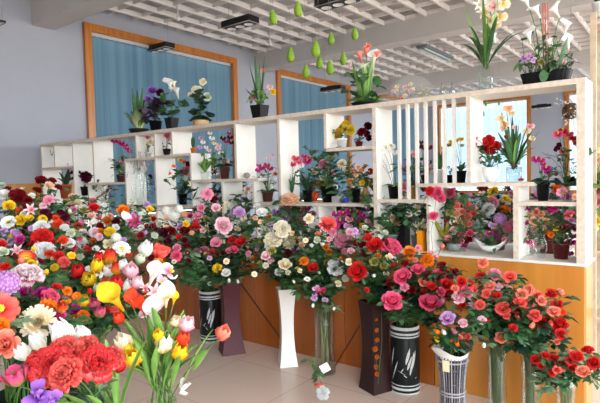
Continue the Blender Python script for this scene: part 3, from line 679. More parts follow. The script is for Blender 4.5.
plant('purple_orchid', 'deep purple orchid in a brown pot against the wood window frame', 225, 'f', ('cone', 'brown', 11, 13), [('round', 6, 15, DG, .3), ('bushy', 8, 18, G, .14)],
      [('orchid', 'maroon', 223, 138, 6), ('orchid', 'magenta', 226, 141, 6), ('orchid', 'dkpurple', 230, 137, 7), ('orchid', 'maroon', 231, 142, 6), ('orchid', 'magenta', 229, 133, 5)])
P = V((hit(251, 172, 1, Y).x, Y - .06, z179 + .0005)); q = MB(); q.ball((0, 0, .03), .036, 14, 9, (1.05, .9, .82)); o = q.obj('round_stone', mat('stone_grey', (150, 148, 142), .9, .4, 60)); o.location = P; tag(o, 'grey round stone ball at the end of the middle shelf', 'stone')
plant('phalaenopsis_orchid', 'magenta orchid above green leaves in a brown cup, alone in its cubbyhole', 268, 'g', ('cone', 'brown', 12, 10), [('round', 6, 15, G, .3), ('bushy', 9, 28, G, .07)],
      [('orchid', 'magenta', 262, 167, 8), ('orchid', 'fuchsia', 267, 165, 7), ('orchid', 'magenta', 270, 168, 7), ('orchid', 'fuchsia', 258, 170, 6), ('rose', 'orange', 275, 174, 4), ('orchid', 'magenta', 258, 165, 4), ('orchid', 'lightpink', 272, 155, 5), ('orchid', 'lightpink', 268, 158, 4)])
plant('pink_cyclamen', 'red-pink and white blooms around one upright green leaf', 292, 'g', ('cyl', 'glass', 8, 8), [('sword', 4, 20, G, .2)],
      [('orchid', 'fuchsia', 285, 155, 4), ('orchid', 'fuchsia', 287, 160, 4), ('orchid', 'whitepink', 284, 167, 6), ('orchid', 'greenwhite', 287, 172, 6), ('orchid', 'hotpink', 293, 164, 7), ('orchid', 'fuchsia', 297, 160, 7)])
plant('fuchsia_orchid', 'bright pink orchid blooms over a black pot of long leaves', 308, 'g', ('cone', 'black', 11, 12), [('strap', 10, 26, DG, .08), ('bushy', 12, 28, G, .1)],
      [('orchid', 'hotpink', 296, 158, 9), ('orchid', 'fuchsia', 307, 161, 9), ('orchid', 'hotpink', 310, 158, 8), ('orchid', 'white', 301, 165, 7), ('orchid', 'hotpink', 299, 162, 6), ('orchid', 'fuchsia', 304, 156, 6)])
P = V((hit(317, 198, 1, Y).x, Y - .03, z203 + .0005)); t = thing('orange_bow', 'crumpled orange ribbon bow between two black pots', 'ribbon', P)
q = MB()
for i in range(12): petal(q, i * .52, .01, .01, .08, .02, ru(30, 100), ru(40, 140), cup=.2, ruf=.2, prof='strap')
q.obj('ribbon', petal_mat('vermilion_ribbon', (200, 60, 20), (240, 100, 40), .2), t)
plant('mixed_bouquet_pot', 'pink rose and white mum bouquet in the widest black pot', 329, 'g', ('cone', 'black', 17, 16), [('bushy', 26, 44, G, .09), ('bushy', 16, 30, DG, .11)],
      [('rose', 'pink', 323, 164, 10), ('rose', 'lightpink', 328, 170, 8), ('mum', 'cream', 342, 164, 11), ('rose', 'olive', 332, 154, 7), ('rose', 'greenwhite', 323, 177, 8), ('rose', 'salmon', 349, 173, 5), ('rose', 'white', 345, 170, 5), ('rose', 'pink', 333, 173, 5), ('carnation', 'olive', 331, 158, 6), ('daisy', 'white', 335, 187, 6)])
boxmesh('gift_box', (-.03, -.03, 0), (.03, .03, .055), mat('card_grey', (178, 176, 176), .7, .1), None)
o = C.objects[-1]; P = V((hit(339, 198, 1, Y).x, Y - .04, z203 + .0005)); o.location = P; tag(o, 'small light grey box beside the blue box', 'box')
o = boxmesh('gift_box', (-.026, -.025, 0), (.026, .025, .042), mat('card_blue', (60, 70, 190), .5)); P = V((hit(348, 198, 1, Y).x, Y - .05, z203 + .0005)); o.location = P; tag(o, 'small blue box on the shelf of black pots', 'box')
plant('orange_orchid', 'orange and yellow orchid in a slim black pot right of the blue box', 356, 'g', ('cone', 'black', 10, 14), [('bushy', 18, 30, G, .09)],
      [('orchid', 'salmon', 352, 170, 6), ('orchid', 'peach', 358, 167, 6), ('orchid', 'orange', 362, 170, 5), ('orchid', 'salmon', 365, 166, 5), ('orchid', 'peach', 356, 175, 5), ('orchid', 'rust', 349, 180, 5), ('orchid', 'gold', 360, 182, 5)])
plant('yellow_flower_vase', 'yellow flowers in a patterned gold vase next to the thick upright', 366, 'g', ('vase', 'gold', 10, 15), [('bushy', 10, 18, DG, .14)],
      [('rose', 'yellow', 362, 183, 6), ('rose', 'gold', 366, 180, 6), ('rose', 'yellow', 370, 184, 5), ('rose', 'greenwhite', 365, 188, 5)], cat='vase')
plant('yellow_rose_pot', 'yellow roses in a white pot in the high small cubbyhole', 342, 'h', ('cone', 'white', 11, 10), [('bushy', 8, 16, G, .14)],
      [('peony', 'yellow', 343, 128, 9), ('peony', 'gold', 338, 133, 9), ('peony', 'yellow', 350, 130, 10), ('peony', 'yellow', 346, 124, 8), ('rose', 'gold', 337, 137, 6)])
plant('dark_red_rose_cup', 'dark red roses in a small dark red cup beside the yellow roses', 359, 'h', ('cone', 'burgundy', 8, 6), [('bushy', 7, 14, DG, .14)],
      [('peony', 'dkred', 362, 132, 9), ('peony', 'maroon', 368, 126, 8), ('peony', 'maroon', 367, 134, 7), ('rose', 'maroon', 369, 138, 6)])
plant('white_phalaenopsis', 'white orchid spray with round green leaves in a black pot', 394, 'i', ('cone', 'black', 12, 13), [('round', 5, 13, BG, .34)],
      [('orchid', 'white', 377, 156, 7), ('orchid', 'white', 381, 151, 8), ('orchid', 'white', 386, 148, 8), ('orchid', 'white', 391, 146, 9), ('orchid', 'white', 395, 152, 8), ('orchid', 'white', 376, 162, 6)])
plant('pink_orchid_gold_pot', 'pink and lilac orchids in a gold pot before the slats', 413, 'i', ('cone', 'gold', 12, 13), [('bushy', 20, 34, G, .1), ('bushy', 10, 20, DG, .12)],
      [('peony', 'lilac', 408, 168, 13), ('orchid', 'pink', 416, 155, 8), ('orchid', 'lilac', 426, 161, 8), ('peony', 'lilac', 418, 172, 8), ('rose', 'gold', 427, 173, 6), ('orchid', 'lightpink', 414, 152, 6), ('rose', 'salmon', 429, 168, 5)])
plant('dark_orchid_spray', 'nearly black red orchid blooms in a small black pot before the slats', 425, 'j', ('cone', 'black', 7, 8), [('bushy', 6, 18, DG, .12)],
      [('orchid', 'maroon', 419, 146, 7), ('orchid', 'maroon', 424, 147, 7), ('orchid', 'dkred', 429, 147, 7), ('orchid', 'maroon', 421, 142, 5)])
plant('slipper_orchid', 'tiny yellow orchid with one tall leaf in a round white pot', 440, 'j', ('cone', 'white', 13, 14), [('sword', 3, 24, G, .16)], [('orchid', 'olive', 438, 137, 5), ('orchid', 'gold', 443, 148, 5), ('orchid', 'olive', 434, 139, 4)])
plant('pink_bud_pot', 'small dark pot with pink buds between white and black pots', 450, 'j', ('cone', 'black', 7, 8), [('bushy', 6, 12, DG, .16)], [('rose', 'pink', 454, 173, 4), ('rose', 'hotpink', 453, 170, 4)])
plant('yellow_orchid', 'yellow orchid spray over short green leaves in a black pot by the slats', 461, 'j', ('cone', 'black', 11, 12), [('strap', 8, 14, G, .16)],
      [('orchid', 'yellow', 452, 142, 7), ('orchid', 'gold', 456, 140, 6), ('orchid', 'yellow', 461, 139, 6), ('orchid', 'olive', 449, 145, 5), ('orchid', 'greenwhite', 462, 145, 5)])
plant('red_peony_vase', 'large red peonies in a pale ribbed bowl vase', 491, 'j', ('bowl', 'white', 17, 15), [('bushy', 20, 26, G, .15)],
      [('peony', 'red', 489, 141, 12), ('peony', 'red', 490, 149, 13), ('peony', 'red', 496, 146, 10), ('peony', 'dkred', 484, 149, 9), ('bud', 'pink', 477, 138, 4), ('bud', 'hotpink', 476, 144, 4)], cat='vase')
plant('cymbidium_orchid', 'big blade-leaved cream orchid in a glass bowl of brown roots', 514, 'j', ('cyl', 'glass', 15, 15), [('sword', 8, 58, G, .04), ('strap', 12, 58, G, .04), ('strap', 5, 50, BG, .04), ('bushy', 40, 11, TWIG, .1)],
      [('orchid', 'cream', 501, 118, 11), ('orchid', 'peach', 508, 108, 10), ('orchid', 'cream', 512, 113, 8), ('orchid', 'peach', 505, 124, 9), ('orchid', 'whitepink', 530, 126, 9), ('orchid', 'cream', 527, 131, 9), ('orchid', 'lightpink', 515, 127, 6), ('orchid', 'cream', 532, 138, 7), ('orchid', 'cream', 503, 128, 8), ('bud', 'red', 506, 137, 6)])
P = V((hit(523, 179, 1, Y).x, Y - .05, z184 + .0005)); t = thing('orange_blossom', 'single little orange blossom lying at the shelf end', 'flower', P); bloom('carnation', 'vermilion', P + V((0, 0, .015)), .04, V((0, -.3, 1)), t, P)
plant('magenta_phalaenopsis', 'magenta moth orchid with wide dark leaves in a slim black pot', 543, 'k', ('cone', 'black', 13, 18), [('round', 5, 22, DG, .34), ('bushy', 6, 18, G, .14)],
      [('orchid', 'magenta', 536, 159, 9), ('orchid', 'fuchsia', 541, 160, 8), ('orchid', 'magenta', 546, 168, 9), ('orchid', 'magenta', 548, 171, 8), ('orchid', 'fuchsia', 543, 164, 6)])
plant('red_phalaenopsis', 'red orchids arching over dark round leaves in a clear glass', 566, 'k', ('cyl', 'glass', 10, 17), [('round', 5, 24, DG, .45), ('bushy', 16, 40, G, .08)],
      [('orchid', 'hotpink', 558, 134, 10), ('orchid', 'red', 563, 131, 9), ('orchid', 'hotpink', 569, 134, 9), ('orchid', 'red', 574, 138, 9), ('orchid', 'hotpink', 577, 143, 8), ('orchid', 'hotpink', 563, 151, 7), ('rose', 'maroon', 557, 149, 6), ('rose', 'dkred', 556, 174, 4), ('rose', 'maroon', 559, 145, 5)])
# standing on the counter, right part
plant('pink_hydrangea_boat', 'pink hydrangeas and orchids spilling from a white crescent-shaped bowl', 490, 'counter', ('footed', 'glass', 6, 4), [('bushy', 26, 26, G, .13)],
      [('hydrangea', 'lilac', 500, 219, 16), ('hydrangea', 'pink', 508, 227, 15), ('hydrangea', 'magenta', 497, 236, 12), ('orchid', 'pink', 514, 221, 9), ('orchid', 'magenta', 489, 233, 8), ('orchid', 'pink', 519, 227, 8), ('orchid', 'lilac', 493, 225, 9), ('rose', 'pink', 505, 241, 7)], yoff=.12)
bt = C.objects[-1]; bt = [o for o in C.objects if o.name == 'pink_hydrangea_boat'][0]
d = (bt.location - CAM).dot(FW); s = d / F; q = MB(); nu, nv = 18, 10; vs = []
for i in range(nu + 1):
    u = -1 + 2 * i / nu; w_ = .042 * (1 - abs(u) ** 2.4) + .002; zc = .012 + .085 * abs(u) ** 2.2
    for j in range(nv + 1):
        a = math.pi * (j / nv); vs.append((u * 16 * s, -math.cos(a) * w_, zc + .048 * (1 - abs(u) ** 1.5 * .7) * (1 - math.sin(a)) * 1.0 + .006))
q.add(vs, [(i*(nv+1)+j, i*(nv+1)+j+1, (i+1)*(nv+1)+j+1, (i+1)*(nv+1)+j) for i in range(nu) for j in range(nv)]); o = q.obj('bowl', WHITEC, bt); k = o.modifiers.new('s', 'SOLIDIFY'); k.thickness = .006
plant('burgundy_pot_plant', 'magenta and yellow flowers in a burgundy pot on the white counter', 561, 'counter', ('cone', 'burgundy', 17, 16), [('bushy', 26, 30, G, .12)],
      [('rose', 'yellow', 555, 228, 7), ('rose', 'orange', 551, 235, 6), ('orchid', 'magenta', 571, 242, 9), ('orchid', 'fuchsia', 573, 236, 8), ('orchid', 'fuchsia', 566, 226, 8), ('orchid', 'magenta', 575, 228, 8), ('rose', 'gold', 560, 233, 6), ('orchid', 'lilac', 572, 220, 7), ('orchid', 'magenta', 570, 253, 7), ('orchid', 'maroon', 562, 228, 7)], yoff=.16)
plant('glass_bottle_vase', 'narrow clear bottle vase with peach sprays left of the burgundy pot', 541, 'counter', ('vase', 'glass', 12, 24), [('bushy', 14, 36, G, .08)],
      [('rose', 'peach', 541, 215, 8), ('rose', 'peach', 534, 221, 9), ('rose', 'salmon', 536, 212, 7), ('rose', 'peach', 546, 222, 8), ('rose', 'cream', 543, 228, 6), ('rose', 'orange', 547, 232, 6)], yoff=.16, cat='vase')
plant('peach_blossom_vase', 'peach blossom sprays in a second small glass vase on the counter', 530, 'counter', ('vase', 'glass', 9, 18), [('bushy', 14, 30, G, .08)],
      [('orchid', 'peach', 530, 215, 8), ('orchid', 'magenta', 527, 232, 9), ('orchid', 'fuchsia', 528, 241, 8), ('orchid', 'magenta', 526, 222, 8), ('rose', 'peach', 535, 228, 6), ('orchid', 'magenta', 529, 208, 7)], yoff=.2, cat='vase')
plant('grey_bowl_plant', 'dark leaves with pink roses in a low grey bowl on the counter', 454, 'counter', ('bowl', 'grey', 15, 8), [('bushy', 20, 22, G, .12)],
      [('rose', 'whitepink', 453, 231, 9), ('rose', 'pink', 448, 238, 7), ('rose', 'hotpink', 462, 236, 8), ('rose', 'dkred', 468, 240, 8), ('rose', 'hotpink', 459, 243, 6), ('rose', 'maroon', 446, 243, 6), ('rose', 'hotpink', 470, 233, 7), ('rose', 'fuchsia', 465, 245, 6)], yoff=.16)
plant('peach_spray_vase', 'peach and coral rose sprays in a glass behind the grey bowl', 463, 'counter', ('vase', 'glass', 10, 18), [('bushy', 22, 48, G, .07)],
      [('rose', 'salmon', 457, 206, 7), ('rose', 'coral', 466, 203, 8), ('rose', 'hotpink', 472, 208, 8), ('rose', 'peach', 456, 214, 8), ('rose', 'salmon', 462, 212, 7), ('rose', 'salmon', 468, 217, 8), ('rose', 'peach', 459, 221, 7), ('rose', 'coral', 473, 213, 7), ('rose', 'olive', 450, 213, 8), ('rose', 'peach', 463, 226, 6), ('rose', 'white', 452, 222, 5), ('rose', 'salmon', 469, 224, 6)], yoff=.22, cat='vase')
plant('olive_fern_pot', 'yellow-green fern beside the narrow white board on the counter', 446, 'counter', ('cone', 'gold', 8, 8), [('strap', 16, 40, mat('olive_leaf', (150, 140, 40), .6, .4, 30), .06)], yoff=.2)
plant('white_lily_pot', 'cream and white lilies over the counter left of the white board', 417, 'counter', ('cone', 'grey', 12, 14), [('bushy', 22, 40, G, .13)],
      [('orchid', 'white', 411, 208, 8), ('orchid', 'white', 417, 212, 8), ('orchid', 'white', 409, 214, 7), ('lily', 'cream', 420, 229, 18), ('lily', 'cream', 423, 224, 12), ('orchid', 'cream', 418, 207, 6), ('rose', 'fuchsia', 423, 218, 5)], yoff=.12)
plant('cream_rose_pot', 'cream and peach roses with dense leaves behind the dark square box', 391, 'counter', ('cone', 'grey', 14, 14), [('bushy', 30, 44, G, .13)],
      [('rose', 'cream', 384, 224, 10), ('rose', 'peach', 397, 221, 10), ('rose', 'cream', 392, 218, 7), ('rose', 'peach', 402, 222, 6), ('rose', 'cream', 380, 229, 6)], yoff=.1)
o = boxmesh('dark_box', (-.055, -.05, 0), (.055, .05, .32), mat('box_black', (22, 20, 24), .6)); P = V((hit(401, 220, 1, Y0 + .2).x, Y0 + .2, ZCt + .0005)); o.location = P; tag(o, 'tall black box under the white orchid shelf', 'box')
o = boxmesh('orange_box', (-.022, -.04, 0), (.022, .04, .16), mat('box_orange', (240, 150, 20), .5)); P = V((hit(421, 245, 1, Y0 + .03).x, Y0 + .045, ZCt + .0005)); o.location = P; tag(o, 'narrow yellow-orange box left of the white board', 'box')
plant('magenta_blossom_pot', 'mass of magenta and lilac blossoms filling the low cubbyhole below the black pots', 355, 'counter', ('cone', 'white', 12, 12), [('bushy', 24, 56, G, .08)],
      [('orchid', 'magenta', 336, 214, 9), ('orchid', 'fuchsia', 343, 213, 9), ('orchid', 'magenta', 350, 211, 9), ('orchid', 'fuchsia', 357, 212, 9), ('orchid', 'magenta', 340, 221, 9), ('orchid', 'pink', 349, 219, 8), ('orchid', 'fuchsia', 356, 220, 8), ('orchid', 'magenta', 362, 216, 8), ('rose', 'yellow', 362, 226, 6), ('orchid', 'lilac', 348, 226, 9), ('orchid', 'magenta', 336, 226, 8), ('orchid', 'lightpink', 368, 221, 7), ('orchid', 'lilac', 366, 214, 7), ('orchid', 'lilac', 360, 234, 7)], yoff=.16)
plant('purple_blossom_pot', 'purple and magenta blossoms behind the peach rose under the long shelf', 297, 'counter', ('cone', 'white', 12, 12), [('bushy', 24, 50, G, .1)],
      [('orchid', 'purple', 276, 212, 9), ('orchid', 'magenta', 284, 211, 9), ('orchid', 'fuchsia', 300, 211, 9), ('orchid', 'magenta', 307, 208, 8), ('orchid', 'magenta', 278, 220, 8), ('orchid', 'purple', 286, 218, 8), ('orchid', 'fuchsia', 303, 217, 8), ('orchid', 'magenta', 311, 214, 7), ('orchid', 'magenta', 291, 209, 8)], yoff=.16)
plant('small_shade_plant', 'dark leafy plant with cream flowers in the narrow low cubbyhole', 246, 'counter', ('cone', 'black', 9, 10), [('bushy', 26, 44, G, .1)], [('rose', 'cream', 246, 193, 5), ('rose', 'lilac', 243, 199, 5), ('rose', 'peach', 248, 189, 4)], yoff=.16)
plant('small_shade_plant', 'dark leafy plant with pink bloom below the middle shelf left end', 213, 'counter', ('cone', 'black', 9, 10), [('bushy', 26, 46, DG, .12)], [('rose', 'hotpink', 214, 199, 7), ('rose', 'pink', 217, 194, 5)], yoff=.16)
# climbing red-pink blooms fixed on the narrow white board
P = V((hx(433), Y0 - .012, ZCt)); t = thing('pink_vine', 'vine of hot pink blooms hanging down the narrow white board', 'vine', P); d = (P - CAM).dot(FW); q = MB(); pts = []
for k, c, x, y, s_ in (('peony', 'hotpink', 437, 193, 13), ('peony', 'red', 430, 191, 9), ('peony', 'hotpink', 441, 198, 9), ('rose', 'hotpink', 433, 216, 8), ('rose', 'pink', 436, 215, 6)):
    Q = at(x, y, d - .03); bloom(k, c, Q, s_ * d / F, CAM - Q, t, P)
q.tube([at(433, 252, d - .01) - P, at(431, 232, d - .01) - P, at(434, 216, d - .01) - P, at(437, 193, d - .01) - P], .002, n=4)
q.tube([at(431, 232, d - .01) - P, at(424, 232, d - .03) - P], .0015, n=4); q.obj('stem', STEMG, t)
q = MB()
for x, y in ((430, 221), (434, 222), (427, 205), (425, 199)): leaf(q, at(x, y, d - .01) - P, V((ru(-1, 1), -.3, ru(-1, .3))), .04, .012, .2)
q.obj('leaves', G, t)
# ------------------------------------------------------------------ floor vases in front of the counter
def floor_at(x, y): return hit(x, y, 2, 0)
def sq_loft(parent, name, m, prof, tw=0, n=14, rot=0):
    q = MB(); vs = []
    for i in range(n + 1):
        s = i / n; w_ = prof(s)
        for j in range(4):
            a = rot + math.pi / 4 + j * math.pi / 2 + tw * s; vs.append((w_[0] * math.cos(a) * 1.414, w_[0] * math.sin(a) * 1.414, w_[1]))
    q.add(vs, [(i*4+j, i*4+(j+1)%4, (i+1)*4+(j+1)%4, (i+1)*4+j) for i in range(n) for j in range(4)] + [(3, 2, 1, 0)])
    o = q.obj(name, m, parent, smooth=False); k = o.modifiers.new('s', 'SOLIDIFY'); k.thickness = .008; k.offset = -1
    return o
VASES = {}
def square_vase(name, label, x, y, hpx, wtop, wmid, wbot, m, rot):
    P = floor_at(x, y) + V((0, .05, 0)); s = (P - CAM).dot(FW) / F; H = hpx * s
    t = thing(name, label, 'vase', P)
    def prof(u):
        w_ = (wbot * (1 - u) ** 1 + wtop * u) - (((wbot + wtop) / 2 - wmid) * 4 * u * (1 - u)); return (w_ * s / 2, H * u)
    sq_loft(t, 'vase', m, prof, 0, 16, rot); return P, H, t
BRN = mat('vase_dark_brown', (44, 20, 20), .4, .15, 20, spec=.25); MAR = mat('vase_maroon', (78, 22, 32), .4, .12, 20, spec=.25)
camrot = math.atan2(FW.y, FW.x)
V3 = square_vase('square_vase', 'tall maroon waisted square vase left of the white vase', 228, 353, 72, 19, 15, 23, MAR, camrot + .35)
V4 = square_vase('square_vase', 'tall glossy white waisted square floor vase', 284, 366, 77, 18, 12, 18, mat('vase_gloss_white', (236, 232, 224), .15, .03, 5, spec=.6, coat=.5), camrot + .2)
V6 = square_vase('square_vase', 'dark brown waisted square vase with hanging orange blossoms', 373, 391, 89, 24, 19, 25, BRN, camrot + .5)
BLK = mat('vase_black_lacquer', (14, 22, 24), .3, 0, spec=.3); SILV = mat('vase_silver_white', (206, 208, 206), .35, .2, 60)
def banded_vase(label, x, y, hpx, wpx):
    P = floor_at(x, y) + V((0, .06, 0)); s = (P - CAM).dot(FW) / F; H = hpx * s; R = wpx * s / 2
    t = thing('banded_vase', label, 'vase', P)
    q = MB(); q.lathe([(R*.9, 0), (R*.97, .01), (R, H*.08), (R, H*.92), (R*.97, H*.97), (R*.9, H), (R*.82, H), (R*.82, H*.7)], 40); q.obj('vase', BLK, t)
    for z0, z1 in ((.0, .025), (.06, .095), (.125, .14), (.845, .865), (.885, .915), (.955, 1.0)):
        q = MB(); q.lathe([(R*1.004 if z1 < .95 and z0 > .01 else R*.985, H*z0), (R*1.012 if z1 < .95 else R*.99, H*(z0+z1)/2), (R*1.004 if z1 < .95 else R*.94, H*z1)], 40, close=False); q.obj('band', SILV, t)
    q = MB(); base_a = math.atan2(-FW.y, -FW.x)
    def stroke(u0, z0, u1, z1, w_):
        n = 6; vs = []
        for i in range(n + 1):
            k = i / n; u = u0 + (u1 - u0) * k; z = z0 + (z1 - z0) * k; ww = w_ * math.sin(math.pi * (k * .9 + .08)); a = base_a + u
            for sd in (-1, 1): vs.append((R * 1.006 * math.cos(a + sd * ww), R * 1.006 * math.sin(a + sd * ww), H * z))
        q.add(vs, [(2*i, 2*i+1, 2*i+3, 2*i+2) for i in range(n)])
    for u, z, du, dz, w_ in ((-.15, .46, .28, .24, .10), (-.05, .38, .3, .2, .09), (.2, .36, .35, .3, .10), (.12, .30, .2, .22, .08), (-.75, .36, .6, -.06, .04), (-.3, .3, .2, -.04, .05), (.3, .5, .12, .14, .05), (-.5, .33, .2, .07, .04), (.5, .2, .12, .0, .03), (.5, .24, .1, .02, .03), (-1.2, .2, .5, .3, .05), (-1.3, .4, .3, .3, .06)):
        stroke(u, z, u + du, z + dz, w_)
    q.obj('painted_leaves', SILV, t); return P, H, t
V7 = banded_vase('black cylinder vase with silver bands and white bamboo painting', 402, 392, 66, 29)
V2 = banded_vase('black patterned vase with white bands, behind the tulips', 207, 341, 50, 22)
def glass_cyl(label, x, y, hpx, wpx, sticks=None, name='glass_vase', z=0, r2=None):
    P = floor_at(x, y) + V((0, .05, 0)); s = (P - CAM).dot(FW) / F; H = hpx * s; R = wpx * s / 2
    t = thing(name, label, 'vase', P)
    q = MB(); r2 = r2 or 1; q.lathe([(R, 0), (R*.97, H*.3), (R*(.97+r2)/2, H*.7), (R*r2, H), (R*r2*.95, H), (R*.9, H*.6), (R*.92, .012), (.001, .012)], 32); q.obj('glass', GLASS, t)
    return P, H, t
V5 = glass_cyl('wide clear glass cylinder holding a bundle of tan reeds', 322, 374, 66, 21)
P, H, t = V5; t2 = thing('reed_bundle', 'bundle of tan dried reeds standing in the wide glass cylinder', 'reeds', P + V((0, 0, .013)))
q = MB(); s = (P - CAM).dot(FW) / F
for i in range(26):
    a = rnd() * 6.28; r = ru(0, 5.0) * s; q.tube([(r*math.cos(a), r*math.sin(a), 0), (r*.8*math.cos(a+.2), r*.8*math.sin(a+.2), H*.5), (r*1.1*math.cos(a), r*1.1*math.sin(a), H*1.02)], .0035, n=5)
q.obj('reeds', mat('dried_reed', (196, 172, 126), .8, .3, 40), t2)
V9 = glass_cyl('tall clear glass vase of green stems right of the wicker vase', 495, 418, 74, 19, r2=1.05)
V10 = glass_cyl('clear glass vase of thin stems in front of the counter end', 529, 426, 68, 18, r2=1.05)
V11 = glass_cyl('clear glass vase wrapped at the top in white paper', 564, 434, 60, 17, r2=1.1)
for (P, H, t), lab in ((V11, 0),):
    q = MB(); s = (P - CAM).dot(FW) / F; n = 24; vs = []
    for i, (r, z) in enumerate(((.035, H*.86), (.055, H*1.0), (.085, H*1.16))):
        for j in range(n + 1):
            a = 2 * math.pi * j / n * .8 + 2.6; rr = r * (1 + .06 * math.sin(j * 2.1)); vs.append((rr * math.cos(a), rr * math.sin(a), z + (.02 * math.sin(j * 1.3) if i == 2 else 0)))
    q.add(vs, [(i*(n+1)+j, i*(n+1)+j+1, (i+1)*(n+1)+j+1, (i+1)*(n+1)+j) for i in range(2) for j in range(n)]); o = q.obj('paper_wrap', mat('white_paper', (236, 236, 232), .7), t); k = o.modifiers.new('s', 'SOLIDIFY'); k.thickness = .001
# silver wicker vase
P = floor_at(450, 428) + V((0, .05, 0)); s = (P - CAM).dot(FW) / F; H = 72 * s; WR = mat('wicker_grey', (112, 108, 114), .6, .35, 80); WR2 = mat('wicker_pale', (166, 162, 166), .6, .2, 80)
t = thing('wicker_vase', 'silver grey waisted wicker vase with white paper collar', 'vase', P)
def wr(u): return (15.5 * u ** 2 + 14 * (1 - u) ** 2 + 2 * u * (1 - u) * 8.5) * s
q = MB(); q.lathe([(wr(i / 10) * .93, H * i / 10) for i in range(11)], 24); q.obj('liner', mat('wicker_dark', (50, 46, 50), .8), t)
q = MB(); q2 = MB()
for i in range(30):
    a = 2 * math.pi * i / 30; (q if i % 3 else q2).tube([(wr(k / 8) * math.cos(a), wr(k / 8) * math.sin(a), H * k / 8) for k in range(9)], .0042, n=5)
q.obj('reed_wall', WR, t); q2.obj('reed_wall', WR2, t)
for u in (.06, .46, .5, .93):
    q = MB(); q.tube([(wr(u) * 1.05 * math.cos(a * .2618), wr(u) * 1.05 * math.sin(a * .2618), H * u) for a in range(25)], .005, n=5, cap=False); q.obj('binding_ring', WR2, t)
q = MB()
for i in range(48):
    a = rnd() * 6.28; u = ru(.1, .9); q.tube([(wr(u) * 1.03 * math.cos(a), wr(u) * 1.03 * math.sin(a), H * u), (wr(u) * 1.03 * math.cos(a + .25), wr(u) * 1.03 * math.sin(a + .25), H * u)], .0035, n=4)
q.obj('cross_weave', WR, t)
q = MB(); n = 30; vs = []
for i, (r, z) in enumerate(((14.5, 70), (17, 75), (20, 79))):
    for j in range(n + 1):
        a = 2 * math.pi * j / n; vs.append((r * s * math.cos(a), r * s * math.sin(a), z * s + (3 * s * math.sin(a * 3 + 1) if i else 0)))
q.add(vs, [(i*(n+1)+j, i*(n+1)+j+1, (i+1)*(n+1)+j+1, (i+1)*(n+1)+j) for i in range(2) for j in range(n)]); q.obj('paper_collar', mat('white_paper', (236, 236, 232), .7), t)
ax_ = -FW.copy(); ax_.z = 0; ax_ = (ax_ - RT * .75).normalized()
lb = boxmesh('price_label', (-.022, -.001, -.035), (.022, .001, .035), mat('label_cream', (226, 214, 176), .7), t); lb.location = V((ax_.x * 16.5 * s, ax_.y * 16.5 * s, H * .9)); lb.rotation_euler = (0, 0, math.atan2(ax_.y, ax_.x) + math.pi / 2)
V8 = (P, H, t)
# hidden-ish containers on the left and near glass vases
def loc_vase(label, x, d, hz_, r, style='tub'):
    p = at(x, 300, d); P = V((p.x, p.y, 0)); t = thing('glass_vase' if style == 'glass' else 'flower_tub', label, 'vase', P)
    q = MB(); q.lathe([(r*.8, 0), (r*.85, hz_*.3), (r, hz_), (r*.95, hz_), (r*.8, .02), (.001, .02)], 28)
    q.obj('glass' if style == 'glass' else 'tub', GLASS if style == 'glass' else mat('tub_dark_green', (30, 44, 36), .5, .1), t); return P, hz_, t
U1 = loc_vase('clear glass vase of callas and tulips nearest the camera', 158, 1.95, .76, .055, 'glass')
U2 = loc_vase('clear glass vase under the big coral peonies', 108, 1.5, .84, .07, 'glass')
U3 = loc_vase('dark tub of tulips under the left flower mass', 80, 2.5, .78, .1)
U4 = loc_vase('dark tub at the left edge behind the coral peonies', 22, 2.1, .74, .13)
U5 = loc_vase('dark tub of poppies and daisies by the left edge', 30, 3.3, .8, .15)
U6 = loc_vase('dark tub of mixed small roses before the left cubbyholes', 82, 3.7, .78, .12)
def dl(y0, d0, y1, d1): return lambda x, y: d0 + (d1 - d0) * max(-.2, min(1.2, (y - y0) / (y1 - y0)))
bunch('in the glass of coral peonies', (*U2[0].xy, .02), U2[1], [
 ('peony','coralwhite',52,366,40,1.28),('peony','coralwhite',97,364,38,1.32),('peony','coral',66,352,34,1.36),('peony','coral',86,350,30,1.42),('peony','coralwhite',40,366,32,1.3),('peony','coral',112,358,24,1.44),('peony','coral',66,374,34,1.26),
 ('tulip','white',62,332,23),('tulip','white',82,335,17),('tulip','white',38,341,18),('tulip','white',22,352,17),
 ('parrot','pinkgreen',16,378,24,1.25),('iris','purple',38,395,28,1.2),('iris','purple',52,402,22,1.2),('tulip','red',119,366,14,1.5)], 1.5, 'flowers in the coral peony glass', 0, None, .03, 1, .05)
bunch('in the tub at the left edge', (*U4[0].xy, .02), U4[1], [
 ('daisy','coral',0,308,36,1.6),('rose','salmon',4,345,28,1.5),('carnation','orange',2,325,16,1.55),('mum','cream',38,322,36,1.7),('carnation','orange',48,308,22,1.85),('peony','whitepink',27,276,30,1.9),('hydrangea','lilac',6,284,34,1.8),
 ('peony','hotpink',50,297,18),('rose','fuchsia',58,317,12),('rose','magenta',42,293,12),('rose','magenta',26,293,14),('carnation','orange',11,326,12),('rose','red',57,288,10),('hydrangea','lilac',8,300,18),('bud','yellow',46,273,9),('carnation','yellow',32,264,12),('rose','dkred',40,262,9),('bud','salmon',22,262,11),('tulip','redyellow',62,308,11)],
 dl(260, 2.2, 340, 1.7), 'flowers in the left edge tub', 14, (0, 268, 62, 345), .05, 6, .1, extra=(12, ['red', 'fuchsia', 'orange', 'dkred', 'whitepink', 'lilac'], (0, 264, 68, 335), 8, 12))
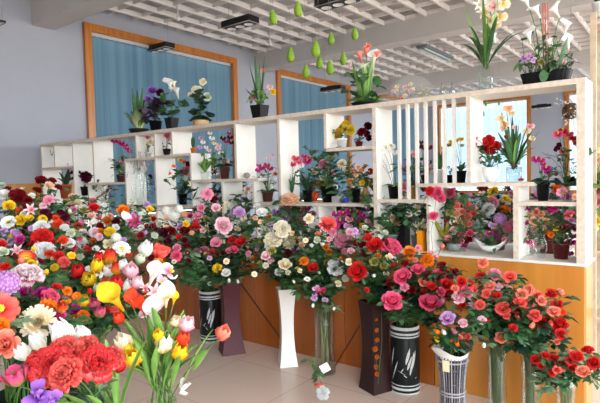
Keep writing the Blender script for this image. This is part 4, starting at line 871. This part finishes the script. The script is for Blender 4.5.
bunch('in the tub of tulips', (*U3[0].xy, .02), U3[1], [
 ('tulip','pinkgreen',68,299,16),('tulip','yellow',83,301,14),('tulip','pinkgreen',94,305,14),('tulip','red',78,272,15),('tulip','yellow',89,279,16),('tulip','yellow',97,266,14),('tulip','red',99,257,10),('tulip','redyellow',110,257,15),
 ('tulip','white',108,271,12),('tulip','redyellow',117,268,13),('tulip','white',123,265,11),('tulip','lightpink',131,271,16),('tulip','red',116,284,15),('tulip','white',128,286,12),('tulip','coral',105,284,12),('tulip','greenwhite',98,288,11),
 ('tulip','white',146,249,15),('tulip','greenwhite',140,259,11),('parrot','coral',160,253,17),('carnation','orange',159,263,12),('daisy','white',122,248,18),('calla','white',152,278,24),('orchid','whitepink',170,271,20),('lily','lightpink',154,293,20),
 ('carnation','orange',83,316,14),('tulip','pinkgreen',100,312,12),('lily','whitepink',145,289,12),('orchid','lightpink',163,281,14),('bud','red',90,292,9),('rose','magenta',75,310,11),('tulip','whitepink',137,283,13)],
 dl(245, 2.4, 320, 2.05), 'flowers in the tulip tub', 20, (62, 262, 160, 330), .06, 5, .1, extra=(14, ['red', 'fuchsia', 'orange', 'white', 'whitepink', 'coral'], (64, 262, 150, 318), 8, 11))
bunch('in the glass of callas', (*U1[0].xy, .02), U1[1], [
 ('calla','yellow',117,302,32),('calla','vermilion',132,303,19),('calla','vermilion',141,308,16),('tulip','vermilion',119,318,12),('calla','white',153,316,30),('calla','cream',166,300,24),('calla','yellow',174,300,14),
 ('tulip','cream',124,343,19),('tulip','yellow',133,358,18),('tulip','cream',164,343,20),('tulip','yellow',180,352,17),('tulip','vermilion',183,339,15),('tulip','whitepink',187,324,16),('tulip','cream',176,321,12),('tulip','yellow',158,335,12),
 ('tulip','salmon',223,333,16,1.75),('tulip','yellow',128,350,13)], 1.85, 'flowers in the calla glass', 0, None, .05, 2, .045)
# white ribbon tag on the near glass
tg = thing('white_ribbon', 'white paper ribbon tag tied on the glass of callas', 'tag', at(182, 391, 1.75)); q = MB(); petal(q, 0, 0, 0, .05, .018, 20, 60, ruf=.1); petal(q, 2.2, 0, 0, .04, .015, -60, -30, ruf=.1); petal(q, 1.2, 0, 0, .045, .016, 100, 60); q.obj('ribbon', mat('white_paper', (236, 236, 232), .7), tg)
bunch('in the tub of poppies', (*U5[0].xy, .02), U5[1], [
 ('rose','dkred',41,181,11),('rose','dkred',52,181,8),('rose','peach',49,186,9),('rose','dkred',58,188,8),('rose','dkred',37,191,9),('peony','dkred',18,196,16),('carnation','pink',49,200,12),('carnation','lightpink',43,206,8),
 ('mum','white',4,195,15),('mum','greenwhite',2,185,8),('rose','yellow',9,206,11),('daisy','white',8,222,15),('rose','yellow',21,220,11),('rose','yellow',29,219,9),('peony','white',41,228,16),('lily','whitepink',31,210,14),('orchid','lilac',12,237,18),
 ('peony','red',42,238,20),('peony','red',47,244,15),('carnation','vermilion',58,224,12),('carnation','vermilion',56,218,9),('carnation','vermilion',63,240,11),('rose','white',68,244,13),('peony','white',44,252,22),('daisy','redyellow',26,258,19),('carnation','red',59,256,12),
 ('carnation','coral',64,262,13),('rose','fuchsia',20,240,9),('lily','lightpink',17,251,14),('rose','red',1,245,10),('rose','cream',22,190,7),('rose','dkred',8,190,8),('rose','white',32,196,7),('rose','maroon',45,213,9),('carnation','lilac',3,232,10),('rose','dkred',28,200,8),('rose','maroon',24,230,8),('rose','greenwhite',3,252,10)],
 dl(185, 3.3, 262, 2.5), 'flowers in the poppy tub', 44, (0, 190, 75, 275), .06, 7, .12, extra=(26, ['white', 'dkred', 'red', 'lilac', 'whitepink', 'maroon', 'yellow', 'greenwhite', 'vermilion'], (0, 192, 72, 272), 6, 9))
bunch('in the tub of mixed small roses', (*U6[0].xy, .02), U6[1], [
 ('rose','red',94,208,10),('rose','peach',91,216,7),('rose','olive',84,210,6),('hydrangea','greenwhite',63,208,13),('rose','peach',73,198,9),('rose','cream',78,203,8),('rose','orange',123,211,12),('rose','rust',107,221,9),('peony','yellow',110,232,11),('rose','yellow',150,210,8),
 ('calla','white',127,222,14),('lily','fuchsia',135,222,16),('hydrangea','white',142,213,11),('rose','dkred',100,226,7),('carnation','vermilion',78,226,10),('rose','yellow',74,232,7),('carnation','whitepink',83,233,11),('carnation','whitepink',94,232,12),('rose','white',82,243,12),('rose','red',87,250,8),
 ('rose','white',96,249,7),('hydrangea','white',116,238,13),('rose','cream',108,244,10),('carnation','lightpink',99,237,9),('rose','pink',73,210,7),('rose','maroon',116,222,8),('rose','dkred',67,217,7),('rose','orange',100,231,6),('rose','peach',110,216,6),('lily','white',90,224,9),('rose','rust',93,241,7),('rose','dkred',70,253,7),('carnation','red',75,258,9)],
 dl(200, 3.6, 260, 2.9), 'flowers in the small rose tub', 48, (60, 200, 155, 278), .06, 7, .13, extra=(30, ['white', 'dkred', 'red', 'whitepink', 'maroon', 'greenwhite', 'vermilion', 'pink', 'cream', 'lilac', 'hotpink'], (62, 200, 155, 258), 5, 8))
bunch('in the black patterned vase', (V2[0].x, V2[0].y, .02), V2[1], [
 ('hydrangea','white',173,214,18),('hydrangea','white',166,211,12),('hydrangea','white',179,209,11),('rose','peach',166,219,6),('rose','yellow',186,224,7),('rose','fuchsia',141,236,9),('rose','maroon',150,238,9),('rose','maroon',163,234,12),('rose','dkred',171,231,9),('rose','maroon',156,231,8),
 ('carnation','hotpink',176,256,13),('rose','pink',177,248,8),('rose','dkred',185,231,10),('rose','dkred',148,229,7),('rose','maroon',168,241,8),('rose','lilac',180,226,6),('rose','dkred',187,246,7),('rose','red',179,237,6),('rose','maroon',143,243,7),('rose','greenwhite',159,224,6),('rose','peach',155,222,5),('rose','maroon',188,261,6)],
 dl(205, 4.1, 265, 3.7), 'flowers in the black patterned vase', 40, (140, 212, 196, 292), .06, 9, .06, extra=(10, ['maroon', 'dkred', 'greenwhite', 'peach'], (142, 215, 194, 262), 5, 7))
def vb(v): return (v[0].x, v[0].y, .02)
bunch('in the black patterned vase', vb(V2), V2[1], [
 ('carnation','pink',207,194,14),('rose','pink',201,208,8),('rose','pink',198,216,9),('rose','red',195,229,12),('rose','lightpink',203,231,6),('rose','pink',204,251,10),('peony','coral',213,255,15),('rose','hotpink',196,222,7),('rose','olive',206,219,6),('rose','greenwhite',193,243,6),('rose','pink',197,252,8),('rose','fuchsia',190,216,6),('rose','white',210,284,5),('rose','dkred',214,200,9)],
 4.3, 'flowers in the black patterned vase', 28, (180, 215, 226, 285), .15, 10, .06)
bunch('in the maroon vase', vb(V3), V3[1], [
 ('rose','lightpink',223,226,17),('rose','lightpink',216,208,9),('rose','cream',227,204,6),('carnation','lilac',239,212,14),('carnation','lilac',243,216,8),('rose','pink',216,243,11),('rose','pink',229,251,7),('rose','hotpink',234,250,9),('rose','red',241,242,10),('bud','lightpink',248,246,8),('carnation','yellow',217,268,11),
 ('rose','white',226,273,9),('bud','white',229,281,6),('bud','white',238,282,5),('carnation','vermilion',245,231,10),('rose','cream',237,229,7),('rose','cream',244,219,6),('rose','red',232,240,8),('peony','olive',257,245,11),('rose','greenwhite',250,259,9),('rose','lilac',231,216,6)],
 4.1, 'flowers in the maroon vase', 32, (208, 212, 264, 284), .15, 8, .06, extra=(9, ['lilac', 'red', 'cream', 'pink', 'olive'], (204, 210, 256, 268), 5, 7))
bunch('in the white square vase', vb(V4), V4[1], [
 ('peony','peach',290,200,18),('rose','white',262,213,11),('rose','white',257,206,7),('peony','cream',282,229,17),('peony','cream',273,240,18),('peony','cream',290,243,14),('rose','white',271,246,12),('rose','greenwhite',265,231,9),('rose','orange',295,239,12),('rose','cream',285,265,13),('rose','white',279,273,9),
 ('rose','whitepink',266,256,10),('rose','lightpink',271,261,7),('rose','olive',272,251,8),('rose','maroon',288,253,8),('rose','lilac',273,227,6),('rose','peach',302,245,6),('rose','olive',262,241,7),('rose','dkpurple',297,249,7),('rose','rust',254,259,6),('rose','greenwhite',284,250,6),('rose','rust',269,217,5)],
 3.85, 'flowers in the white square vase', 36, (248, 212, 306, 296), .14, 8, .05, extra=(10, ['white', 'cream', 'lilac', 'olive', 'peach'], (252, 216, 302, 280), 5, 7))
bunch('in the glass cylinder of reeds', (V5[0].x, V5[0].y, .03), V5[1], [
 ('rose','cream',309,219,10),('rose','coral',327,225,17),('peony','pink',344,240,20),('bud','white',323,245,7),('rose','greenwhite',317,240,7),('rose','salmon',318,234,6),('carnation','orange',304,261,11),('rose','red',313,268,11),('peony','white',336,267,17),('bud','greenwhite',319,273,6),('rose','cream',338,284,7),
 ('lily','fuchsia',320,292,11),('rose','red',323,291,6),('orchid','lilac',314,297,9),('orchid','lilac',316,288,8),('bud','white',313,306,6),('bud','white',334,309,5),('bud','cream',294,282,5),('rose','rust',326,247,6),('rose','cream',300,271,5),('rose','rust',329,252,6),('rose','olive',327,262,6),('rose','pinkwhite',333,233,9),('rose','lightpink',350,232,8),('orchid','lilac',325,300,7)],
 3.65, 'flowers in the reed cylinder', 44, (294, 222, 346, 300), .12, 8, .06, extra=(8, ['white', 'cream', 'lilac', 'olive', 'pink', 'rust'], (302, 222, 350, 285), 5, 7))
bunch('in the dark brown vase', vb(V6), V6[1], [
 ('rose','red',375,246,16),('rose','dkred',360,244,12),('peony','hotpink',391,247,20),('rose','red',358,272,19),('bud','red',393,266,7),('rose','dkred',390,284,9),('rose','white',394,260,7),('bud','white',374,276,6),('rose','olive',374,262,9),('rose','olive',384,266,8),('rose','lightpink',351,251,7),('rose','greenwhite',365,228,6),
 ('rose','red',368,238,9),('rose','rust',378,256,6),('rose','cream',349,262,7),('rose','greenwhite',386,274,6),('carnation','lilac',355,231,8),('rose','dkred',366,254,8)],
 3.4, 'flowers in the dark brown vase', 38, (346, 230, 396, 306), .12, 8, .06, extra=(8, ['red', 'dkred', 'cream', 'lilac', 'greenwhite'], (348, 232, 396, 290), 6, 9, ('rose', 'bud', 'carnation')))
bunch('in the black banded vase', vb(V7), V7[1], [
 ('rose','hotpink',403,277,17),('rose','hotpink',418,270,13),('rose','orange',409,253,13),('peony','orange',427,260,14),('rose','salmon',425,283,13),('rose','hotpink',392,302,20),('rose','hotpink',430,304,21),('rose','hotpink',439,276,14),('rose','red',448,272,11),('rose','red',446,285,13),('rose','red',436,290,11),('rose','red',449,296,13),
 ('bud','pink',431,253,7),('bud','salmon',442,247,8),('bud','pink',436,257,7),('rose','pink',418,248,6),('rose','red',424,294,10),('rose','dkred',412,290,8),('rose','hotpink',441,292,9),('rose','salmon',415,260,6)],
 3.3, 'flowers in the black banded vase', 46, (394, 262, 452, 326), .12, 8, .08, extra=(10, ['red', 'hotpink', 'dkred', 'salmon', 'pink'], (398, 262, 456, 312), 8, 11, ('rose', 'bud', 'carnation')))
bunch('in the wicker vase', vb(V8), V8[1], [
 ('rose','lilac',448,319,15,2.95),('bud','orange',437,333,10),('bud','yellow',437,340,9),('bud','white',444,333,8),('bud','pink',454,332,9),('bud','orange',457,344,9),('rose','coral',465,338,12),('bud','lilac',468,331,8),('bud','redyellow',452,340,8),('rose','salmon',459,338,7)],
 3.05, 'flowers in the wicker vase', 10, (430, 330, 470, 352), .05, 6, .06)
bunch('in the tall clear vase by the wicker vase', vb(V9), V9[1], [
 ('rose','salmon',483,263,10),('rose','pink',494,275,13),('rose','red',481,277,10),('rose','salmon',490,286,11),('rose','hotpink',466,292,13),('rose','lightpink',459,298,13),('rose','salmon',477,298,12),('rose','lightpink',471,307,10),('rose','coral',503,309,14),('bud','salmon',511,325,11),('rose','salmon',501,338,12),('rose','red',469,284,9),
 ('rose','coral',480,305,10),('rose','lightpink',505,303,7),('rose','red',462,282,10),('rose','coral',486,294,9),('rose','coral',473,290,10),('bud','white',484,346,7),('rose','red',497,296,9),('rose','salmon',455,289,8),('rose','coral',489,307,8)],
 3.0, 'roses in the tall clear vase', 40, (462, 272, 520, 350), .12, 8, .05, extra=(9, ['coral', 'salmon', 'red', 'lightpink'], (460, 278, 516, 328), 8, 11, ('rose', 'bud', 'carnation')))
bunch('in the clear vase before the counter end', vb(V10), V10[1], [
 ('rose','coral',510,277,12),('rose','salmon',522,294,11),('rose','salmon',529,290,11),('rose','coral',538,297,12),('rose','coral',520,303,12),('rose','salmon',541,301,10),('rose','salmon',527,315,14),('rose','coral',535,316,12),('rose','red',544,320,16),('rose','red',560,325,15),('rose','salmon',554,312,12),('rose','red',514,308,13),('rose','red',551,294,11),
 ('rose','red',558,304,9),('rose','coral',528,304,11),('rose','red',561,334,11),('rose','salmon',557,342,6),('rose','coral',517,297,9),('rose','coral',524,299,8),('rose','red',536,307,8),('rose','coral',547,306,7)],
 2.9, 'roses in the counter end vase', 40, (508, 308, 556, 356), .12, 8, .05, extra=(9, ['coral', 'salmon', 'red', 'vermilion'], (508, 288, 562, 332), 8, 11, ('rose', 'bud', 'carnation')))
bunch('in the paper-wrapped glass vase', vb(V11), V11[1], [
 ('rose','red',536,360,10),('rose','coral',562,364,13),('rose','red',554,358,9),('rose','salmon',583,372,13),('rose','red',577,357,12),('rose','red',588,351,11),('rose','red',594,363,13),('rose','coral',557,370,8),('rose','red',570,361,8),('rose','red',541,366,7)],
 2.75, 'roses in the paper-wrapped vase', 28, (536, 358, 596, 396), .1, 8, .05, extra=(4, ['coral', 'salmon', 'red'], (540, 352, 590, 375), 8, 10, ('rose', 'bud', 'carnation')))
# garland of orange blossoms down the brown vase
P, H, t = V6; P0 = at(375, 312, (P - CAM).dot(FW) - .1); t = thing('blossom_garland', 'string of small orange blossoms hanging down the dark brown vase', 'garland', P0); q = MB()
dd = (P - CAM).dot(FW) - .10; pts = [at(x, y, dd) for x, y in ((377, 306), (375, 320), (377, 335), (375, 350), (377, 365), (376, 376))]; q.tube([p - P0 for p in pts], .0018, n=4)
pts2 = [at(x, y, dd) for x, y in ((381, 300), (382, 340), (379, 372), (377, 394))]; q.tube([p - P0 for p in pts2], .0025, n=4); q.obj('stem', STEMG, t)
for x, y, s_ in ((375, 319, 6), (376.5, 330, 5), (377, 340, 5), (375, 349, 6), (377, 357, 5), (376, 367, 5), (377, 374, 5)):
    Q = at(x, y, dd - .012); bloom('carnation', 'rust', Q, s_ * dd / F, CAM - Q, t, P0)
# loose white rose sprig hanging from the glass cylinder
dd = (floor_at(322, 404) - CAM).dot(FW) - .02; P0 = at(320, 374, dd); t = thing('rose_sprig', 'white rose sprig with red tie on the floor before the glass cylinder', 'flower', P0)
Q = at(323, 393, dd - .02); bloom('peony', 'white', Q, 13 * dd / F, V((-.1, -.3, -.1)) + (CAM - Q).normalized(), t, P0)
q = MB(); q.tube([at(x, y, dd) - P0 for x, y in ((312, 352), (316, 362), (319, 374), (322, 390))], .0025, n=4); q.obj('stem', STEMG, t)
q = MB()
for i in range(16): x, y = random.choice(((310, 357), (313, 364), (318, 376), (319, 372), (326, 372), (308, 360), (318, 380))); leaf(q, at(x, y, dd) - P0, V((ru(-1, 1), ru(-1, 0), ru(-.6, .6))), .055, .018, .2)
q.obj('leaves', G, t)
q = MB(); q.tube([at(314, 385, dd) - P0, at(323, 384, dd) - P0], .009, n=6); q.obj('red_tie', mat('red_ribbon', (200, 60, 40), .5), t)
lb = boxmesh('white_label', (-.032, -.001, -.03), (.032, .001, .03), mat('white_paper', (236, 236, 232), .7), t); lb.location = at(325, 368, dd) - P0; lb.rotation_euler = (0, -.5, math.atan2(-FW.y, -FW.x) + math.pi / 2)
# thin dark rods slanting against the counter front
for (a, b_), lb in ((((241, 284), (276, 332)), 'left of the white vase'), (((360, 325), (335, 366)), 'behind the dark brown vase')):
    pa = hit(*a, 1, Y0 - .03); pb = hit(*b_, 1, Y0 - .07)
    if pb.z < .02 or a[0] > 300: pb = pa + (hit(*b_, 1, Y0 - .12) - pa); 
    k = (0.006 - pa.z) / (pb.z - pa.z); pe = pa + (pb - pa) * k
    q = MB(); q.tube([V((0, 0, 0)), pa - pe], .005, n=5); o = q.obj('thin_dark_rod', mat('stick_dark', (50, 34, 28), .7)); o.location = pe; tag(o, 'thin dark rod slanting against the wood counter ' + lb, 'stick')
# ------------------------------------------------------------------ ceiling lights, hanging fruit
BLK2 = mat('fixture_black', (24, 24, 26), .4); LENS = mat('lamp_reflector', (240, 236, 230), .3, spec=.6)
def fixture(x, y, wpx, z, label, length=None):
    P = hit(x, y, 2, z); s = (P - CAM).dot(FW) / F; Lx = wpx * s * 1.0
    t = thing('track_spotlight', label, 'ceiling light', P); hw, hd, hh = Lx * .5, Lx * .2, Lx * .085
    q = MB(); q.box((-hw, -hd, 0), (hw, hd, 2 * hh)); q.box((-hw*.5, -hd*.5, 2 * hh), (hw*.5, hd*.5, 2.5 * hh)); q.obj('housing', BLK2, t, smooth=False)
    q = MB()
    for a, b_ in (((-hw, -hd), (hw, -hd)), ((-hw, hd), (hw, hd)), ((-hw, -hd), (-hw, hd)), ((hw, -hd), (hw, hd))): q.tube([(a[0], a[1], 0), (b_[0], b_[1], 0)], Lx * .012, n=4)
    q.obj('rim', mat('rim_silver', (200, 200, 198), .3, metal=.6), t)
    for i in (-1, 0, 1):
        q = MB(); r = hd * .62; q.lathe([(r*.4, .004 - hh*.1), (r*.75, -hh*.15), (r, -hh*.25), (r*.9, -hh*.25)], 16, (i * hw * .62, 0, 0)); q.obj('lamp', LENS, t)
    q = MB()
    for sx in (-.8, .8): q.tube([(sx * hw, 0, 2*hh), (sx * hw, 0, ZC - P.z)], .003, n=4)
    q.obj('hanging_wire', mat('wire_grey', (150, 150, 150), .5), t)
fixture(161, 50, 29, 3.95, 'black three-lamp light overlapping the first window frame')
fixture(240, 26, 38, 4.0, 'black three-lamp light below the grid near the green fruit')
fixture(338, 4, 46, 4.05, 'black three-lamp light cut off by the top edge')
fixture(333, 91, 24, 3.3, 'black three-lamp light before the second window')
fixture(0, 24, 14, 3.6, 'black lamp cut off by the left edge')
fixture(542, 108, 18, 3.5, 'black lamp hanging before the grey back wall')
P = hit(436, 54, 2, 4.2); t = thing('tube_light', 'silver tube light fixture under the far ceiling grid', 'ceiling light', P)
q = MB(); q.box((-.11, -.75, 0), (.11, .75, .06)); q.obj('housing', mat('fixture_silver', (120, 130, 132), .3, metal=.4), t, smooth=False)
for sx in (-.05, .05):
    q = MB(); q.tube([(sx, -.7, -.02), (sx, .7, -.02)], .02, n=8); q.obj('tube', mat('tube_glass', (190, 204, 204), .3), t)
q = MB(); q.tube([(0, -.5, .06), (0, -.5, ZC - P.z)], .006, n=4); q.tube([(0, .5, .06), (0, .5, ZC - P.z)], .006, n=4); q.obj('hanging_wire', mat('wire_grey', (150, 150, 150), .5), t)
for x, y in ((178, 18), (270, 43), (433, 68)):
    P = hit(x, y, 2, 4.2); t = thing('sprinkler_head', 'small white sprinkler head under the ceiling grid', 'sprinkler', P, 'sprinkler heads')
    q = MB(); q.lathe([(.012, 0), (.03, .015), (.03, .03), (.012, .05), (.012, ZC - P.z)], 10); q.obj('sprinkler_pipe', GRID, t); q = MB(); q.ball((0, 0, -.02), .035, 10, 6, (1, 1, .7)); q.obj('sprinkler_cap', LENS, t)
FRUIT = mat('green_fruit', (122, 158, 40), .5, .3, 14)
fr = MB(); fr.lathe([(.001, -.5), (.14, -.47), (.23, -.34), (.27, -.18), (.24, .02), (.18, .2), (.13, .36), (.07, .48), (.001, .5)], 16, close=False); frm = fr.mesh('fruit_body', FRUIT)
for i, (x, y, h_, d) in enumerate(((273, 17, 15, 4.3), (298, 9, 16, 4.1), (290.5, 54.6, 15, 4.6), (315.6, 48.6, 17, 4.4), (331, 38.5, 13, 5.1), (354.8, 33.5, 13, 5.0), (319.6, 62, 13, 5.2), (330, 67.7, 15, 4.7), (343.4, 58.6, 13, 5.1), (305.9, 71.4, 14, 4.9), (479, 105, 5, 9), (486, 104, 5, 9), (483.5, 114, 5, 9), (499, 103, 5, 9))):
    P = at(x, y, d); far = i > 9
    t = thing('hanging_fruit', 'tiny green artificial papaya hanging far behind the orchids' if far else 'green artificial papaya hanging on a thread above the shelf', 'artificial fruit', P, 'hanging green fruit seen through the shelf' if far else 'hanging green fruit')
    o = link('fruit_body', frm, t); o.scale = (h_ * d / F,) * 3; o.rotation_euler = (ru(-.12, .12), ru(-.12, .12), 0)
    q = MB(); q.tube([(0, 0, .45 * h_ * d / F), (0, 0, ZC - P.z)], .0012 if not far else .002, n=3); q.obj('thread', mat('thread', (150, 150, 140), .8), t)
# ------------------------------------------------------------------ behind the shelf
P = hit(571, 111, 1, 4.6); s = (P - CAM).dot(FW) / F
t = thing('wicker_ball', 'brown wicker ball hanging with white twigs behind the right end', 'hanging basket', P); q = MB()
for i in range(26):
    a, b_ = ru(0, 3.14), ru(0, 3.14); R = 8 * s; u = V((math.cos(a), math.sin(a), 0)); v = V((-math.sin(a) * math.cos(b_), math.cos(a) * math.cos(b_), math.sin(b_)))
    q.tube([(u * math.cos(k * .4488) + v * math.sin(k * .4488)) * R * V((1, 1, .8)).length / 1.62 for k in range(15)], .003, n=4, cap=False)
q.obj('ball', WOODB, t); q = MB()
for i in range(46):
    a = rnd() * 6.28; e = V((math.cos(a) * ru(4, 16), math.sin(a) * ru(4, 10), ru(-20, 14))) * s; q.tube([V((0, 0, 0)), e * .5 + V((0, 0, .02)), e], .0012, n=3)
    q.ball(e, .007, 5, 4); q.ball(e * .7 + V((.01, 0, .012)), .006, 5, 4)
q.obj('twigs', mat('pale_twigs', (206, 200, 190), .8), t); q = MB(); q.tube([(0, 0, 6 * s), (0, 0, ZC - P.z)], .002, n=4); q.obj('hanging_wire', mat('wire_grey', (150, 150, 150), .5), t)
# open wooden rack at the right edge
rx = hit(593.5, 60, 1, 4.35); rt_z = hit(593, 13, 1, 4.35).z
t = thing('wooden_rack', 'tall pale wooden rack just right of the shelf post', 'rack', (rx.x, 4.35, 0)); RW = mat('rack_wood', (196, 176, 150), .6, .15, 20)
for dx in (0, .75):
    for dy in (0, .3): boxmesh('post', (dx - .02, dy - .02, 0), (dx + .02, dy + .02, rt_z), RW, t)
for z in (.5, 1.0, rt_z - .06): boxmesh('rack_shelf', (-.02, -.0, z - .025), (.77, .3, z), RW, t)
plant('trailing_plant', 'green trailing plant on top of the wooden rack', 0, None, ('cone', 'white', 14, 14), [('bushy', 24, 26, G, .14), ('strap', 14, 22, G, .1)], loc=V((rx.x + .02, 4.5, rt_z + .0005)), z=0)
RP = V((rx.x + .1, 4.48, 1.0005)); d = (RP - CAM).dot(FW)
plant('glass_vase_bouquet', 'glass vase of peach and pink flowers on the wooden rack', 0, None, ('cyl', 'glass', 16, 36), [('sword', 14, 50, G, .03), ('bushy', 26, 62, BG, .1)],
      [('orchid', 'peach', 590, 152, 9), ('orchid', 'peach', 596, 150, 9), ('orchid', 'lightpink', 591, 163, 8), ('orchid', 'salmon', 597, 159, 9), ('rose', 'pink', 597, 201, 10), ('rose', 'lightpink', 593, 208, 9), ('rose', 'yellow', 591, 216, 8), ('rose', 'yellow', 597, 221, 9), ('rose', 'cream', 594, 228, 8), ('rose', 'hotpink', 597, 190, 8), ('rose', 'maroon', 594, 184, 8)], cat='vase', loc=RP, z=0)
# tables with flowers behind the shelf
TW = wood_mat('table_wood', (150, 110, 70), (176, 134, 90), 'X', 2)
def table(label, x0, x1, y0, y1, z):
    t = thing('display_table', label, 'table', ((x0 + x1) / 2, (y0 + y1) / 2, 0)); w_, dd = (x1 - x0) / 2, (y1 - y0) / 2
    boxmesh('tabletop', (-w_, -dd, z - .04), (w_, dd, z), WHITEP, t, .004)
    for sx in (-1, 1):
        for sy in (-1, 1): boxmesh('leg', (sx * (w_ - .06) - .03, sy * (dd - .06) - .03, 0), (sx * (w_ - .06) + .03, sy * (dd - .06) + .03, z - .04), TW, t)
table('low white table behind the right half of the shelf', -3.4, -.78, 4.0, 4.75, .96); table('low white table farther back behind the shelf', -5.6, -1.2, 7.0, 8.0, .75); table('low white table behind the left half of the shelf', -7.3, -4.4, 4.2, 4.9, .75)
def backbunch(phrase, X, Yb, n, cols, box, potc, kinds=('rose', 'carnation', 'orchid', 'peony'), size=.1, zb=.75):
    if Yb == 4.4: zb = .96
    P = V((X, Yb, zb + .0005)); d = (P - CAM).dot(FW)
    t = thing('flower_pot', f'{potc} pot holding the blooms {phrase}', 'pot', P); pot(t, 'cone', POTM[potc], .2, .2)
    fs = [(random.choice(kinds), random.choice(cols), ru(box[0], box[2]), ru(box[1], box[3]), size * F / d * ru(.7, 1.15), d + ru(-.3, .15)) for _ in range(n)]
    n = int(n * 1.0)
    bunch(phrase, (P.x, P.y, zb + .03), zb + .2, fs, d, 'blooms ' + phrase, int(n * .35), (box[0], box[1] + 2, box[2], box[3] + 8), 0, 9, .06)
def bx_(x, Y): return hit(x, 200, 1, Y).x
backbunch('behind the narrow white board', bx_(455, 4.4), 4.4, 30, ['salmon', 'hotpink', 'white', 'lilac', 'peach', 'dkred', 'greenwhite'], (432, 190, 482, 244), 'terra')
backbunch('behind the white crescent bowl', bx_(495, 4.4), 4.4, 32, ['white', 'lilac', 'orange', 'dkred', 'greenwhite', 'pink', 'yellow'], (480, 188, 522, 240), 'brown')
backbunch('behind the burgundy pot', bx_(550, 4.4), 4.4, 38, ['magenta', 'fuchsia', 'peach', 'orange', 'pink', 'lilac', 'hotpink'], (524, 188, 582, 246), 'burgundy')
backbunch('in the far pots behind the long shelf', bx_(475, 7.5), 7.5, 18, ['white', 'maroon', 'lilac', 'pink', 'dkpurple'], (440, 186, 520, 204), 'grey')
backbunch('behind the lilac orchids', bx_(405, 4.4), 4.4, 24, ['white', 'pink', 'lilac', 'dkred', 'magenta', 'greenwhite'], (376, 185, 432, 232), 'white')
backbunch('behind the low magenta blossoms', bx_(350, 4.4), 4.4, 26, ['lilac', 'magenta', 'fuchsia', 'pink', 'yellow', 'dkpurple'], (322, 205, 376, 238), 'black')
backbunch('behind the low purple blossoms', bx_(296, 4.4), 4.4, 14, ['magenta', 'purple', 'fuchsia', 'maroon'], (272, 205, 318, 238), 'gold')
backbunch('behind the black pots on the long shelf', bx_(335, 4.4), 4.4, 16, ['salmon', 'peach', 'dkred', 'maroon', 'cream', 'olive'], (285, 168, 372, 200), 'tan')
backbunch('behind the middle shelf', bx_(228, 4.55), 4.55, 14, ['whitepink', 'maroon', 'lightpink', 'dkred', 'cream'], (200, 158, 276, 200), 'orange')
backbunch('behind the left cubbyholes', bx_(118, 4.55), 4.55, 12, ['olive', 'maroon', 'cream', 'dkred'], (96, 160, 190, 200), 'black')
# ------------------------------------------------------------------ labels: each look-alike named by its place from the left
ORD = 'first second third fourth fifth sixth seventh eighth ninth tenth eleventh twelfth thirteenth fourteenth fifteenth sixteenth'.split()
from collections import defaultdict
G_ = defaultdict(list)
for o, l, P in REG: G_[l].append((o, P))
for l, lst in G_.items():
    if len(lst) < 2: continue
    bpy.context.view_layer.update()
    lst = sorted(lst, key=lambda e: proj(V(e[1]) if e[1] is not None else e[0].matrix_world.translation)[0]); n = len(lst)
    for i, (o, P) in enumerate(lst):
        w_ = 'leftmost' if i == 0 else 'rightmost' if i == n - 1 else 'middle' if n == 3 else ORD[i] + ' from left'
        o['label'] = f'{l}, {w_}' if n > 2 else f'{l}, {"left" if i == 0 else "right"} one'
# ------------------------------------------------------------------ light
W = bpy.data.worlds.new('World'); bpy.context.scene.world = W; W.use_nodes = True; nt = W.node_tree; bg = nt.nodes['Background']
tc = nt.nodes.new('ShaderNodeTexCoord'); sp = nt.nodes.new('ShaderNodeSeparateXYZ'); r = nt.nodes.new('ShaderNodeValToRGB')
r.color_ramp.elements[0].position = .46; r.color_ramp.elements[0].color = (.40, .38, .35, 1); r.color_ramp.elements[1].position = .54; r.color_ramp.elements[1].color = (.86, .94, 1.0, 1)
ma = nt.nodes.new('ShaderNodeMath'); ma.operation = 'MULTIPLY_ADD'; ma.inputs[1].default_value = .5; ma.inputs[2].default_value = .5
nt.links.new(tc.outputs['Generated'], sp.inputs[0]); nt.links.new(sp.outputs['Z'], ma.inputs[0]); nt.links.new(ma.outputs[0], r.inputs[0]); nt.links.new(r.outputs[0], bg.inputs[0])
bg.inputs[1].default_value = 9.0
sc = bpy.context.scene
sc.view_settings.view_transform = 'Standard'; sc.view_settings.look = 'None'; sc.view_settings.gamma = 1; sc.view_settings.exposure = 0.12; sc.view_settings.use_curve_mapping = False
